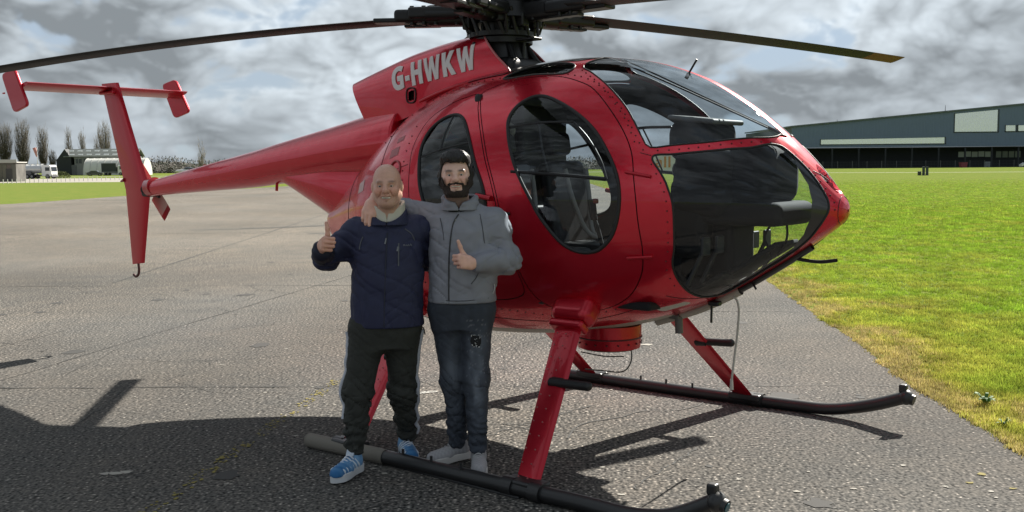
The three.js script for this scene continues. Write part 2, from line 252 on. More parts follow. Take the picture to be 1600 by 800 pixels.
const NU = 2.15, ND = 2.35;
function sec(t) { const i = clamp(Math.floor(t), 0, SEC.length - 2), f = t - i, b = SEC[i], c = SEC[i + 1], a = SEC[i - 1] ?? b.map((x, k) => 2 * x - c[k]), d = SEC[i + 2] ?? c.map((x, k) => 2 * x - b[k]); return b.map((_, k) => 0.5 * (2 * b[k] + (c[k] - a[k]) * f + (2 * a[k] - 5 * b[k] + 4 * c[k] - d[k]) * f * f + (3 * b[k] - 3 * c[k] - a[k] + d[k]) * f * f * f)); }
function tAt(x) { let a = 0, b = SEC.length - 1; for (let i = 0; i < 40; i++) { const m = (a + b) / 2; if (sec(m)[0] > x) a = m; else b = m; } return (a + b) / 2; }
function skin(t, deg) { const [x, top, bot, yc, w] = sec(t), a = deg * Math.PI / 180, s = Math.sin(a), c = Math.cos(a), n = s >= 0 ? NU : ND, h = s >= 0 ? top - yc : yc - bot; return V(x, yc + h * Math.sign(s) * Math.pow(Math.abs(s), 2 / n), w * Math.sign(c) * Math.pow(Math.abs(c), 2 / n)); }
function normalAt(t, deg) { const n1 = skin(Math.min(t + 0.02, 17), deg).sub(skin(Math.max(t - 0.02, 0), deg)), n2v = skin(t, deg + 0.6).sub(skin(t, deg - 0.6)), n = n2v.cross(n1).normalize(); const p = skin(t, deg); if (n.dot(V(p.x > 2.2 ? 1 : 0, p.y - 1.45, p.z)) < 0) n.negate(); return n; }
const onSkin = (x, deg, off = 0) => { const t = tAt(x); return skin(t, deg).addScaledVector(normalAt(t, deg), off); };
let shell = [];
{
  const nt = 210, nd = 100, G = [];
  for (let i = 0; i <= nt; i++) { const row = []; for (let j = 0; j <= nd; j++) { const t = i / nt * 17, d = -90 + 180 * j / nd, p = skin(t, d), n = normalAt(t, clamp(d, -89.4, 89.4)); row.push([p.x, p.y, Math.max(0, p.z), n.x, n.y, n.z, p.x, d * 0.011, p.x, d]); } G.push(row); }
  for (let i = 0; i < nt; i++) for (let j = 0; j < nd; j++) { const a = G[i][j], b = G[i + 1][j], c = G[i + 1][j + 1], d = G[i][j + 1]; shell.push([a, c, b], [a, d, c]); }
}
const mirrorT = (tris) => tris.map((T) => [T[0], T[2], T[1]].map((v) => [v[0], v[1], -v[2], v[3], v[4], -v[5], ...v.slice(6)]));
const both = (tris) => [...tris, ...mirrorT(tris)];
const sunk = (tris, d) => tris.map((T) => T.map((v) => [v[0] - v[3] * d, v[1] - v[4] * d, v[2] - v[5] * d, ...v.slice(3)]));
const OUT = {
  door: [[0.205, 50.6], [0.29, 54.6], [0.381, 57.2], [0.534, 58.2], [0.723, 57.4], [0.90, 53.5], [1.041, 48.1], [1.243, 33.3], [1.346, 21.5], [1.38, 8.8], [1.405, -5.2], [1.418, -18.8], [1.385, -32.2], [1.27, -45.5], [1.08, -52], [0.86, -50], [0.70, -40], [0.609, -20.3], [0.555, -7.5], [0.484, 6.4], [0.42, 16], [0.351, 27], [0.25, 42]],
  doorWindow: [[0.703, 44.3], [0.898, 38.7], [1.077, 30.6], [1.186, 22.5], [1.271, 12.7], [1.30, 4.4], [1.291, -2.9], [1.249, -10.7], [1.165, -16.2], [1.059, -16.6], [0.955, -13], [0.85, -5.7], [0.736, 2.8], [0.623, 13.8], [0.541, 26.6], [0.521, 34.6], [0.581, 41.6]],
  rearDoor: [[0.188, 50.0], [0.06, 49.2], [-0.057, 46.4], [-0.18, 41], [-0.235, 33], [-0.262, 25], [-0.257, 16.8], [-0.24, 2.8], [-0.20, -14], [-0.08, -30], [0.15, -38], [0.42, -40], [0.60, -37], [0.625, -30], [0.59, -20.3], [0.535, -7.5], [0.464, 6.4], [0.40, 16], [0.331, 27], [0.23, 42]],
  rearWindow: [[0.078, 38.6], [-0.028, 38.0], [-0.125, 33.4], [-0.168, 25.2], [-0.158, 15.1], [-0.123, 4.9], [-0.04, -3.5], [0.13, -5.8], [0.32, -5.4], [0.415, -2], [0.402, 5.1], [0.324, 15], [0.239, 26.4], [0.157, 35.1]],
  upper: [[0.85, 67], [0.95, 60.5], [1.094, 52.4], [1.267, 40.8], [1.389, 28.6], [1.438, 24.2], [1.52, 25.5], [1.711, 32.6], [1.85, 42.5], [1.95, 55], [2.0, 67], [2.01, 80], [2.01, 100], [0.98, 100], [0.90, 82]],
  lower: [[1.468, 20], [1.52, 13.5], [1.556, 8.5], [1.592, -1], [1.588, -18], [1.563, -30], [1.57, -44], [1.597, -60], [1.64, -73], [1.70, -81], [1.80, -80], [1.94, -77], [2.08, -73], [2.19, -60], [2.257, -36], [2.295, -8], [2.303, 11.6], [2.288, 32], [2.243, 50], [2.168, 60.5], [2.07, 63], [2.02, 58.5], [1.932, 42.2], [1.82, 33], [1.708, 27.2], [1.58, 22.8]],
  lowerClear: [[1.40, 26], [1.40, -95], [2.0, -95], [2.10, -66], [2.185, -42], [2.228, -12], [2.232, 14], [2.205, 36], [2.14, 52], [2.07, 75], [1.9, 75]],
  roofGlass: [[0.30, 60.5], [0.53, 60.2], [0.76, 59.2], [0.80, 65], [0.74, 70], [0.58, 73], [0.40, 71]],
  cap: [[-0.06, 66], [0.25, 66], [0.40, 73], [0.58, 75.5], [0.76, 74], [0.86, 80], [0.88, 100], [-0.1, 100]],
  dimple: [[2.19, 95], [2.195, 84], [2.225, 74], [2.27, 69], [2.31, 71], [2.325, 82], [2.32, 95]],
  belly: [[-0.95, -66], [-0.4, -64], [0.2, -66], [0.8, -70], [1.2, -74], [1.36, -78], [1.36, -100], [-0.95, -100]],
  placard: [[1.36, -62], [1.53, -65], [1.55, -71], [1.38, -69]],
};
const sharp = new Set(['upper', 'lowerClear', 'cap', 'dimple', 'belly', 'placard']);
const LINE = Object.fromEntries(Object.entries(OUT).map(([k, p]) => [k, sharp.has(k) && k !== 'upper' && k !== 'dimple' ? p : curve2(p, true, 5)]));
const SD = (k, off = 0) => (v) => polyDist(LINE[k], v[8], v[9], 1, 0.011) + off;
let cut, rest = shell; const take = (f) => { [cut, rest] = clip(rest, f); return cut; };
const upperGlass = take((v) => Math.max(SD('upper')(v), 0.034 - v[2]));
const lowerAll = take((v) => Math.max(SD('lower')(v), 0.03 - v[2]));
const roofGlass = take(SD('roofGlass')), cap = take(SD('cap'));
const doorAll = take(SD('door', -0.003)), doorIn = clip(doorAll, SD('door', 0.003))[0];
const rearAll = take(SD('rearDoor', -0.003)), rearIn = clip(rearAll, SD('rearDoor', 0.003))[0];
const [doorGlass, doorRing] = clip(doorIn, SD('doorWindow')), [rearGlass, rearRing] = clip(rearIn, SD('rearWindow'));
const dimple = take(SD('dimple')).map((T) => T.map((v) => { const d = Math.min(0.035, -SD('dimple')(v) * 1.1); return [v[0] - v[3] * d, v[1] - v[4] * d, v[2] - v[5] * d, ...v.slice(3)]; }));
const bellyT = take(SD('belly')), placardT = take(SD('placard'));
const [lowerClear, lowerBorder] = clip(lowerAll, SD('lowerClear'));
const fuselage = obj('fuselage', soup(both(rest)), red, heli);
const seal = (k, off, r, side, from = 0, to = 1e9) => { const L = LINE[k].filter(([x, d]) => d < 88 && d > -89), P = L.map(([x, d]) => onSkin(x, d, off)); if (side < 0) P.forEach((p) => { p.z *= -1; }); return tube(P, r, P.length * 2, 6, true); };
{
  const capMesh = obj('roof_cap', soup(both(sunk(cap, -0.004))), blackGloss, fuselage);
  obj('belly_panel', soup(both(bellyT)), cream, fuselage);
  obj('nose_recess', soup(both(dimple)), red, fuselage);
  for (const q of [placardT, mirrorT(placardT)]) obj('placard', soup(q), M(0.45, 0.43, 0.40, 0.5, { side: THREE.DoubleSide }), fuselage);
  // dark lining inside the cabin, open at the windows, set in from the skin
  let lin = shell; for (const k of ['upper', 'lower', 'roofGlass', 'doorWindow', 'rearWindow']) lin = clip(lin, SD(k, -0.012))[1];
  lin = lin.filter((T) => T.every((v) => v[0] > -0.75 && v[0] < 2.26));
  obj('cabin_lining', soup(both(sunk(lin, 0.022))), trim, fuselage);
}
const doorSill = (k) => seal(k, -0.004, 0.006, 1);
for (const side of [1, -1]) {
  const S = (t) => (side > 0 ? t : mirrorT(t));
  const doorPane = Object.assign(pane.clone(), { ior: 1.52 }), w1 = obj('windshield', soup(S(upperGlass)), pane, heli), w2 = obj('chin_window', soup(S(lowerClear)), pane, heli), w3 = obj('roof_window', soup(S(roofGlass)), pane, heli);
  obj('window_border', soup(S(lowerBorder)), blackGloss, w2); obj('window_seal', seal('lower', 0.001, 0.006, side), rubber, w2); obj('window_seal', seal('roofGlass', 0.001, 0.006, side), rubber, w3);
  const ut = LINE.upper.filter(([x, d]) => d < 84).map(([x, d]) => { const p = onSkin(x, d, 0.001); p.z *= side; return p; }); obj('window_seal', tube(ut, 0.005, 90, 6), rubber, w1);
  for (const [name, ring, glass, line, win] of [['front_door', doorRing, doorGlass, 'door', 'doorWindow'], ['rear_door', rearRing, rearGlass, 'rearDoor', 'rearWindow']]) {
    const d = obj(name, soup(S(ring)), red, heli);
    const p = obj('window_pane', soup(S(glass)), doorPane, d); obj('window_seal', seal(win, 0.001, 0.011, side), rubber, p);
    const pt = (x, a, o) => { const q = onSkin(x, a, o); q.z *= side; return q; };
    const bar = (list, r) => tube(list.map(([x, a]) => pt(x, a, -0.006)), r, 20, 6);
    if (name === 'front_door') {
      obj('window_bar', [bar([[0.53, 29.5], [0.75, 31], [0.97, 31.5]], 0.010), bar([[0.60, 11.5], [0.9, 10.5], [1.22, 9.5]], 0.012), bar([[0.74, 31], [0.80, 20], [0.86, 10.8]], 0.006), bar([[0.97, 31.5], [1.08, 25], [1.18, 16], [1.22, 9.5]], 0.008)], blackMetal, p);
      obj('door_handle', [tube([[0.475], [0.50], [0.56], [0.60]].map(([x], i) => pt(x, -2, i === 0 || i === 3 ? 0.0 : 0.03)), 0.010, 16, 7), disc(0.024, 0.02, 0, 0, 0).rotateX(Math.PI / 2).translate(...pt(0.50, -1.5, 0.008).toArray())], blackMetal, d);
      for (const a of [12.5, -21]) { const A = pt(1.33, a, 0.012), B = pt(1.47, a - 1, 0.012); obj('hinge', [rod(A.toArray(), B.toArray(), 0.009)], redPlain, d); }
    } else {
      obj('window_bar', [bar([[-0.16, 20], [0.02, 22], [0.26, 24]], 0.010), bar([[0.05, 38], [0.03, 30], [0.02, 22]], 0.012)], blackMetal, p);
      const A = pt(0.36, 3, 0.014), B = pt(0.47, 2, 0.014); obj('door_latch', [rod(A.toArray(), B.toArray(), 0.016)], redPlain, d);
    }
  }
}
// rivets along the window frames and seams
{
  const dots = [], ball = new THREE.IcosahedronGeometry(0.0055, 0), put = (x, a, s = 1) => { const p = onSkin(x, a, 0.0005); dots.push(ball.clone().scale(s, s, s).translate(p.x, p.y, p.z)); };
  const along = (L, off, gap) => { let acc = 0, last = null; for (const [x, a] of L) { const p = onSkin(x, a); if (last) acc += p.distanceTo(last); last = p; if (acc > gap) { acc = 0; put(x + off[0], a + off[1]); } } };
  const fine = (p) => curve2(p, false, 14);
  along(fine([[0.85, 66], [0.95, 60], [1.094, 52], [1.267, 40.4], [1.389, 28], [1.43, 23.6]]), [-0.018, -1.2], 0.045);
  along(fine([[1.46, 20], [1.55, 8.5], [1.582, -1], [1.578, -18], [1.55, -30], [1.56, -46]]), [-0.022, 0], 0.05);
  along(fine([[1.44, 22.2], [1.58, 25], [1.71, 30], [1.85, 39], [1.95, 50], [2.03, 62]]), [0, 0], 0.05);
  along(fine([[0.30, 56], [0.53, 59.2], [0.72, 58.4], [0.9, 55.5], [1.05, 49.8], [1.25, 35.5], [1.36, 22.5]]), [0.012, 1], 0.05);
  along(fine([[2.08, 66], [2.19, 63.5], [2.27, 53], [2.315, 34], [2.33, 12], [2.32, -8]]), [0, 0], 0.04);
  along(fine([[-0.75, 40], [-0.4, 58], [0.0, 62], [0.3, 62]]), [0, 0], 0.05);
  along(fine([[-0.29, 44], [-0.33, 20], [-0.30, 0], [-0.26, -20], [-0.15, -36]]), [0, 0], 0.05);
  along(fine([[0.15, -44], [0.5, -48], [0.9, -55], [1.3, -52]]), [0, 0], 0.05);
  const o = obj('rivets', dots, M(0.10, 0.006, 0.010, 0.45), fuselage); o.userData.kind = 'stuff';
  const seamT = (pts, r = 0.0022) => { const L = curve2(pts, false, 10).map(([x, a]) => onSkin(x, a, 0.0004)); return [tube(L, r, L.length * 2, 5), tube(L.map((p) => V(p.x, p.y, -p.z)), r, L.length * 2, 5)]; };
  const seamM = M(0.035, 0.003, 0.006, 0.6);
  for (const q of [[[-0.62, 62], [-0.62, 30], [-0.62, 0], [-0.60, -40], [-0.55, -62]], [[-1.15, 60], [-1.15, 20], [-1.15, -20], [-1.12, -60]], [[0.0, -50], [0.5, -56], [1.0, -60], [1.34, -56]], [[1.47, -52], [1.60, -68], [1.72, -84]], [[2.20, 66], [2.26, 84]], [[2.335, 80], [2.34, 30], [2.338, -30], [2.33, -80]], [[-0.28, 18], [-0.62, 16]], [[1.40, 21], [1.46, 20.4]], [[-0.62, -20], [-1.15, -22]]]) for (const g of seamT(q)) obj('panel_seam', g, seamM, fuselage);
  const sticker = (x0, x1, a0, a1, m) => { const t = []; for (let i = 0; i < 4; i++) for (let j = 0; j < 4; j++) { const P = (u, v) => { const p = onSkin(mix(x0, x1, u), mix(a0, a1, v), 0.0015), n = normalAt(tAt(mix(x0, x1, u)), mix(a0, a1, v)); return [p.x, p.y, p.z, n.x, n.y, n.z, u, v]; }; const a = P(i / 4, j / 4), b = P((i + 1) / 4, j / 4), c = P((i + 1) / 4, (j + 1) / 4), d = P(i / 4, (j + 1) / 4); t.push([a, b, c], [a, c, d]); } return soup(t); };
  for (const [x0, x1, a0, a1] of [[-0.48, -0.40, 33, 36], [-0.52, -0.42, 25, 30]]) obj('sticker', sticker(x0, x1, a0, a1), M(0.42, 0.12, 0.13, 0.5, { side: THREE.DoubleSide }), fuselage);
  obj('sticker', sticker(-0.95, -0.86, 14, 22), M(0.60, 0.42, 0.40, 0.5, { side: THREE.DoubleSide }), fuselage);
  const ring = new THREE.TorusGeometry(0.062, 0.006, 8, 28), c = onSkin(-0.42, 17, 0.003), nn = normalAt(tAt(-0.42), 17); ring.applyQuaternion(new THREE.Quaternion().setFromUnitVectors(V(0, 0, 1), nn)).translate(c.x, c.y, c.z); obj('filler_cap', ring, M(0.42, 0.09, 0.10, 0.5), fuselage);
}
// lofted bodies: sections [x, top, bottom, half width, upper exponent, lower exponent]
function loft(S, nu = 24, cap = true, steps = 6) {
  const rows = [], at = (t) => { const i = clamp(Math.floor(t), 0, S.length - 2), f = t - i, b = S[i], c = S[i + 1], a = S[i - 1] ?? b, d = S[i + 2] ?? c; return b.map((_, k) => 0.5 * (2 * b[k] + (c[k] - a[k]) * f + (2 * a[k] - 5 * b[k] + 4 * c[k] - d[k]) * f * f + (3 * b[k] - 3 * c[k] - a[k] + d[k]) * f * f * f)); };
  const N = (S.length - 1) * steps, pos = [], uv = [], idx = [];
  for (let i = 0; i <= N; i++) { const [x, top, bot, w, p, q] = at(i / steps); for (let j = 0; j <= nu; j++) { const a = j / nu * Math.PI * 2, s = Math.sin(a), c = Math.cos(a), n = s >= 0 ? p : q, yc = (top + bot) / 2, h = (top - bot) / 2; pos.push(x, yc + h * Math.sign(s) * Math.pow(Math.abs(s), 2 / n), w * Math.sign(c) * Math.pow(Math.abs(c), 2 / n)); uv.push(x, j / nu); } }
  const k = nu + 1; for (let i = 0; i < N; i++) for (let j = 0; j < nu; j++) { const a = i * k + j, b = a + k; idx.push(a, a + 1, b, b, a + 1, b + 1); }
  if (cap) for (const [r, f] of [[0, 1], [N, 0]]) { const c = pos.length / 3, s = at(r / steps); pos.push(s[0], (s[1] + s[2]) / 2, 0); uv.push(0, 0); for (let j = 0; j < nu; j++) { const a = r * k + j; f ? idx.push(c, a + 1, a) : idx.push(c, a, a + 1); } }
  const g = new THREE.BufferGeometry(); g.setAttribute('position', new THREE.Float32BufferAttribute(pos, 3)); g.setAttribute('uv', new THREE.Float32BufferAttribute(uv, 2)); g.setIndex(idx); g.computeVertexNormals(); return g;
}
{
  const b = obj('tail_boom', loft([[-4.36, 1.592, 1.448, 0.072, 2, 2], [-3.6, 1.71, 1.492, 0.109, 2, 2], [-2.75, 1.842, 1.54, 0.15, 2, 2], [-2.36, 1.908, 1.574, 0.168, 2, 2], [-2.0, 1.968, 1.585, 0.190, 2, 2], [-1.60, 2.035, 1.60, 0.215, 2, 2], [-1.2, 2.105, 1.60, 0.245, 2.1, 2], [-0.8, 2.165, 1.60, 0.27, 2.2, 2]], 36), red, heli);
  obj('boom_fairing', loft([[-2.42, 1.66, 1.577, 0.05, 2, 2], [-2.30, 1.72, 1.572, 0.105, 2, 1.9], [-1.76, 1.80, 1.33, 0.165, 2, 1.8], [-1.35, 1.85, 1.13, 0.19, 2, 1.8], [-0.9, 1.85, 0.98, 0.21, 2, 1.8]], 28), red, b);
  obj('boom_band', disc(0.088, 0.09, 0, 0, 0).rotateZ(Math.PI / 2).rotateZ(0.12).translate(-4.33, 1.535, 0), M(0.42, 0.006, 0.016, 0.3, { physical: true, clearcoat: 1 }), b);
  obj('boom_stub', rod([-2.42, 1.60, 0.02], [-2.43, 1.515, 0.02], 0.012), redPlain, b);
  
}
// fins and tailplane: a pointed-lens section lofted from a lower to an upper edge
function foil(lo, hi, th0, th1, axis = 'z') {   // lo / hi: [front, rear] points
  const n = 10, pos = [], idx = [], ring = (F, R, th) => { for (let i = 0; i < n * 2; i++) { const s = i < n ? i / n : 2 - i / n, q = (i < n ? 1 : -1) * th * 2.6 * (0.2969 * Math.sqrt(s) - 0.126 * s - 0.3516 * s * s + 0.2843 * s ** 3 - 0.1036 * s ** 4) * 2; const p = [0, 1, 2].map((k) => F[k] + (R[k] - F[k]) * s); p[axis === 'z' ? 2 : 1] += q; pos.push(...p); } };
  ring(...lo, th0); ring(...hi, th1); const m = n * 2;
  for (let i = 0; i < m; i++) { const j = (i + 1) % m; idx.push(i, j, m + i, m + i, j, m + j); }
  for (const o of [0, m]) for (let i = 1; i < n; i++) { const a = o + i, b = o + i + 1 === o + n ? o + n : o + i + 1, c = o + m - i, d = o + m - i - 1; }
  for (const o of [0, m]) for (let i = 0; i < n; i++) { const a = o + i, b = o + i + 1, c = o + (m - i) % m, d = o + m - i - 1; o ? idx.push(a, b, c, c, b, d) : idx.push(a, c, b, b, c, d); }
  let g = new THREE.BufferGeometry(); g.setAttribute('position', new THREE.Float32BufferAttribute(pos, 3)); g.setIndex(idx); g = g.toNonIndexed(); g.computeVertexNormals();
  return creased(g, 0.8);
}
function creased(g, ang) {   // smooth normals except over sharp edges
  const p = g.attributes.position, n = p.count, map = new Map(), fn = []; const a = V(), b = V(), c = V();
  for (let i = 0; i < n; i += 3) { a.fromBufferAttribute(p, i); b.fromBufferAttribute(p, i + 1); c.fromBufferAttribute(p, i + 2); const f = b.sub(a).cross(c.sub(a)); fn.push(f.clone()); for (let k = 0; k < 3; k++) { const key = [p.getX(i + k), p.getY(i + k), p.getZ(i + k)].map((x) => Math.round(x * 5e3)).join(); if (!map.has(key)) map.set(key, []); map.get(key).push(i / 3); } }
  const N = new Float32Array(n * 3), ca = Math.cos(ang);
  for (let i = 0; i < n; i++) { const f = fn[Math.floor(i / 3)], u = f.clone().normalize(), s = V(), key = [p.getX(i), p.getY(i), p.getZ(i)].map((x) => Math.round(x * 5e3)).join(); for (const t of map.get(key)) { const w = fn[t]; if (w.clone().normalize().dot(u) > ca) s.add(w); } s.normalize(); N.set([s.x, s.y, s.z], i * 3); }
  g.setAttribute('normal', new THREE.BufferAttribute(N, 3)); return g;
}
{
  const f = obj('upper_fin', foil([[-4.372, 1.50, 0], [-4.815, 1.50, 0]], [[-4.862, 2.545, 0], [-5.185, 2.55, 0]], 0.046, 0.03), redPlain, heli);
  obj('fin_light', rod([-4.83, 1.60, 0], [-4.90, 1.585, 0], 0.022, 0.008), M(0.25, 0.01, 0.01, 0.3), f);
  const l = obj('lower_fin', foil([[-4.527, 0.80, 0], [-4.748, 0.775, 0]], [[-4.372, 1.50, 0], [-4.815, 1.50, 0]], 0.026, 0.046), redPlain, heli);
  obj('tail_hook', tube([[-4.64, 0.80, 0], [-4.635, 0.72, 0], [-4.655, 0.675, 0], [-4.70, 0.657, 0], [-4.735, 0.675, 0]], 0.0125, 24, 8), M(0.06, 0.012, 0.012, 0.5), l);
  const t = obj('tailplane', foil([[-4.97, 2.505, 0.83], [-5.27, 2.45, 0.83]], [[-4.97, 2.505, -0.83], [-5.27, 2.45, -0.83]], 0.036, 0.036, 'y'), redPlain, heli);
  obj('tailplane_mount', [rbox(0.26, 0.03, 0.10, 0.012, -5.03, 2.452, 0)], redPlain, t);
  for (const z of [0.84, -0.84]) {
    const s = new THREE.Shape(curveCorner([[-5.44, 2.60], [-5.20, 2.64], [-4.965, 2.30], [-5.235, 2.245]], 0.05));
    obj('end_plate', new THREE.ExtrudeGeometry(s, { depth: 0.014, bevelEnabled: true, bevelSize: 0.008, bevelThickness: 0.008, bevelSegments: 2 }).translate(0, 0, z - 0.007), redPlain, t);
  }
  obj('trim_tab', rod([-5.43, 2.43, 0.84], [-5.46, 2.43, 0.84], 0.008), redPlain, t);
}
function curveCorner(P, r) { const out = []; P.forEach((p, i) => { const a = P[(i + P.length - 1) % P.length], b = P[(i + 1) % P.length], d = (q) => { const L = Math.hypot(q[0] - p[0], q[1] - p[1]); return [p[0] + (q[0] - p[0]) * r / L, p[1] + (q[1] - p[1]) * r / L]; }, A = d(a), B = d(b); for (let k = 0; k <= 4; k++) { const t = k / 4; out.push(new THREE.Vector2((1 - t) ** 2 * A[0] + 2 * t * (1 - t) * p[0] + t * t * B[0], (1 - t) ** 2 * A[1] + 2 * t * (1 - t) * p[1] + t * t * B[1])); } }); return out; }
// small tail rotor and gearbox on the port side
{
  const g = obj('tail_rotor', [rod([-4.42, 1.51, 0.03], [-4.52, 1.50, -0.10], 0.045), rbox(0.16, 0.12, 0.12, 0.03, -4.41, 1.50, -0.02), rod([-4.55, 1.50, -0.08], [-4.55, 1.50, -0.15], 0.06, 0.045), rod([-4.36, 1.44, -0.08], [-4.46, 1.44, -0.12], 0.014)], blackMetal, heli);
  const tip = M(0.22, 0.008, 0.012, 0.4);
  for (const s of [-1, 1]) {
    const dir = V(-0.72, 0.69, 0).multiplyScalar(s), q = V(0.69, 0.72, 0), at = (r, w) => { const c = V(-4.55, 1.50, -0.125).addScaledVector(dir, r); return [c.clone().addScaledVector(q, w * s).toArray(), c.clone().addScaledVector(q, -w * s).toArray()]; };
    const b = obj('tail_blade', foil(at(0.06, 0.085), at(0.285, 0.085), 0.010, 0.007), M(0.42, 0.36, 0.31, 0.5), g); obj('blade_tip', foil(at(0.286, 0.085), at(0.345, 0.08), 0.007, 0.005), tip, b);
  }
}
// rotor fairing with the registration
const DOG = [[-1.41, 2.335, 1.98, 0.14], [-0.95, 2.437, 2.02, 0.195], [-0.655, 2.505, 2.06, 0.222], [-0.35, 2.552, 2.10, 0.242], [-0.10, 2.570, 2.15, 0.252], [0.12, 2.572, 2.18, 0.256], [0.32, 2.568, 2.20, 0.256]];
{
  const NN = 4.2, at = (t) => { const i = clamp(Math.floor(t), 0, DOG.length - 2), f = t - i, b = DOG[i], c = DOG[i + 1], a = DOG[i - 1] ?? b, d = DOG[i + 2] ?? c; return b.map((_, k) => 0.5 * (2 * b[k] + (c[k] - a[k]) * f + (2 * a[k] - 5 * b[k] + 4 * c[k] - d[k]) * f * f + (3 * b[k] - 3 * c[k] - a[k] + d[k]) * f * f * f)); };
  const P = (t, j) => { const [x, top, bot, w] = at(t), a = j * Math.PI / 2, s = Math.sin(a), c = Math.cos(a), y = bot + (top - bot) * Math.pow(s, 2 / NN); return [x + 0.62 * (2.36 - y) * clamp(1 - t / 2.2, 0, 1), y, w * Math.pow(c, 2 / NN)]; };
  const n = 60, m = 40, G = []; for (let i = 0; i <= n; i++) { const r = []; for (let j = 0; j <= m; j++) { const t = i / n * 6, q = 0.5 - 0.5 * Math.cos(Math.PI * j / m), p = P(t, q), u = V(...P(Math.min(6, t + 0.05), q)).sub(V(...P(Math.max(0, t - 0.05), q))), v = V(...P(t, Math.min(1, q + 0.01))).sub(V(...P(t, Math.max(0, q - 0.01)))), nn = u.cross(v).normalize().negate(); if (nn.z < -0.2 || nn.y < -0.3) nn.negate(); r.push([...p, nn.x, nn.y, nn.z, p[0], p[1]]); } G.push(r); }
  let tris = []; for (let i = 0; i < n; i++) for (let j = 0; j < m; j++) { const a = G[i][j], b = G[i + 1][j], c = G[i + 1][j + 1], d = G[i][j + 1]; tris.push([a, b, c], [a, c, d]); }
  const front = [[-2, 3], [-2, 1.8], [0.33, 1.8], [0.30, 2.22], [0.262, 2.31], [0.155, 2.405], [0.062, 2.495], [0.0, 2.545], [-0.07, 2.575], [-0.12, 3]];
  tris = clip(tris, (v) => polyDist(front, v[0], v[1]))[0];
  const hole = clip(tris, (v) => Math.max(Math.abs(v[0] + 0.645) - 0.032, Math.abs(v[1] - 2.195) - 0.036)), fair = obj('pylon_fairing', soup([...hole[1], ...mirrorT(tris)]), red, heli);
  const rear = []; for (let j = 0; j <= m; j++) { const p = G[0][j]; rear.push([p[0], p[1], p[2]]); } const rg = []; for (let j = 0; j < m; j++) for (const s of [1, -1]) { const a = rear[j], b = rear[j + 1]; rg.push([[a[0], a[1], 0, -1, 0, 0, 0, 0], [a[0], a[1], a[2] * s, -1, 0, 0, 0, 0], [b[0], b[1], b[2] * s, -1, 0, 0, 0, 0]], [[a[0], a[1], 0, -1, 0, 0, 0, 0], [b[0], b[1], b[2] * s, -1, 0, 0, 0, 0], [b[0], b[1], 0, -1, 0, 0, 0, 0]]); }
  obj('rear_panel', soup(rg), red, fair);
  const zAt = (x, y) => { let a = 0, b = 6; for (let i = 0; i < 34; i++) { const t = (a + b) / 2; if (at(t)[0] + 0.62 * (2.36 - y) * clamp(1 - t / 2.2, 0, 1) < x) a = t; else b = t; } const [, top, bot, w] = at(a); return w * Math.pow(Math.max(0, 1 - Math.pow(clamp((y - bot) / (top - bot), 0, 1), NN)), 1 / NN); };
  obj('vent_duct', [rod([-0.645, 2.195, 0.17], [-0.645, 2.195, 0.10], 0.06), tube([[-0.685, 2.155, zAt(-0.685, 2.155) + 0.003], [-0.605, 2.155, zAt(-0.6, 2.155) + 0.003], [-0.605, 2.238, zAt(-0.6, 2.238) + 0.003], [-0.685, 2.238, zAt(-0.685, 2.238) + 0.003]], 0.006, 40, 6, true)], M(0.03, 0.004, 0.005, 0.6), fair);
  for (const s of [1, -1]) { const L = []; for (const [x, y] of curve2(front.slice(3, 9), false, 6)) L.push(V(x, y, s * zAt(x, y))); obj('fairing_lip_highlight', tube(L, 0.007, 60, 6), M(0.55, 0.16, 0.17, 0.35), fair); }  // lip coloured paler than the fairing: a painted bright edge highlight
  obj('fairing_flange', tube([[0.27, 2.30, 0.262], [0.0, 2.262, 0.268], [-0.3, 2.205, 0.268], [-0.52, 2.148, 0.262]], 0.012, 40, 6), redPlain, fair);
  // registration letters, each glyph laid on the side of the fairing
  const font = await new FontLoader().loadAsync('fonts/droid/droid_sans_bold.typeface.json'), white = M(0.74, 0.70, 0.70, 0.5);
  for (const s of [1, -1]) {
    const group = []; let pen = 0; const txt = s > 0 ? 'G-HWKW' : 'G-HWKW', size = 0.155, sq = { G: 0.84, '-': 0.62, H: 0.80, W: 0.70, K: 0.84 };
    for (const ch of txt) { const g = new TextGeometry(ch, { font, size, depth: 0.004, curveSegments: 6, bevelEnabled: true, bevelSize: 0.0045, bevelThickness: 0.001, bevelSegments: 1 }); g.computeBoundingBox(); const k = sq[ch], w = g.boundingBox.max.x - g.boundingBox.min.x; g.translate(-g.boundingBox.min.x, 0, 0); g.scale(k, 1, 1); g.translate(pen, 0, 0); pen += w * k + 0.018; group.push(g); }
    const K = 0.80 / pen, base = (q) => [-0.840 + q * 1.06, 2.238 + q * 0.130];
    for (const g of group) { const p = g.attributes.position, o = [];
      const src = new TessellateModifier(0.022, 5).modify(g.index ? g.toNonIndexed() : g), sp = src.attributes.position;
      for (let i = 0; i < sp.count; i++) { const q = (s > 0 ? sp.getX(i) : pen - sp.getX(i)) * K, h = sp.getY(i) * 1.03, [bx, by] = base(q), x = bx - h * (s > 0 ? 0.24 : 0.24), y = by + h * 0.985; sp.setXYZ(i, x, y, s * (zAt(x, y) + 0.002 + sp.getZ(i))); }
      src.computeVertexNormals(); obj('registration_letter', src, Object.assign(white.clone(), { side: THREE.DoubleSide }), fair); }
  }
}
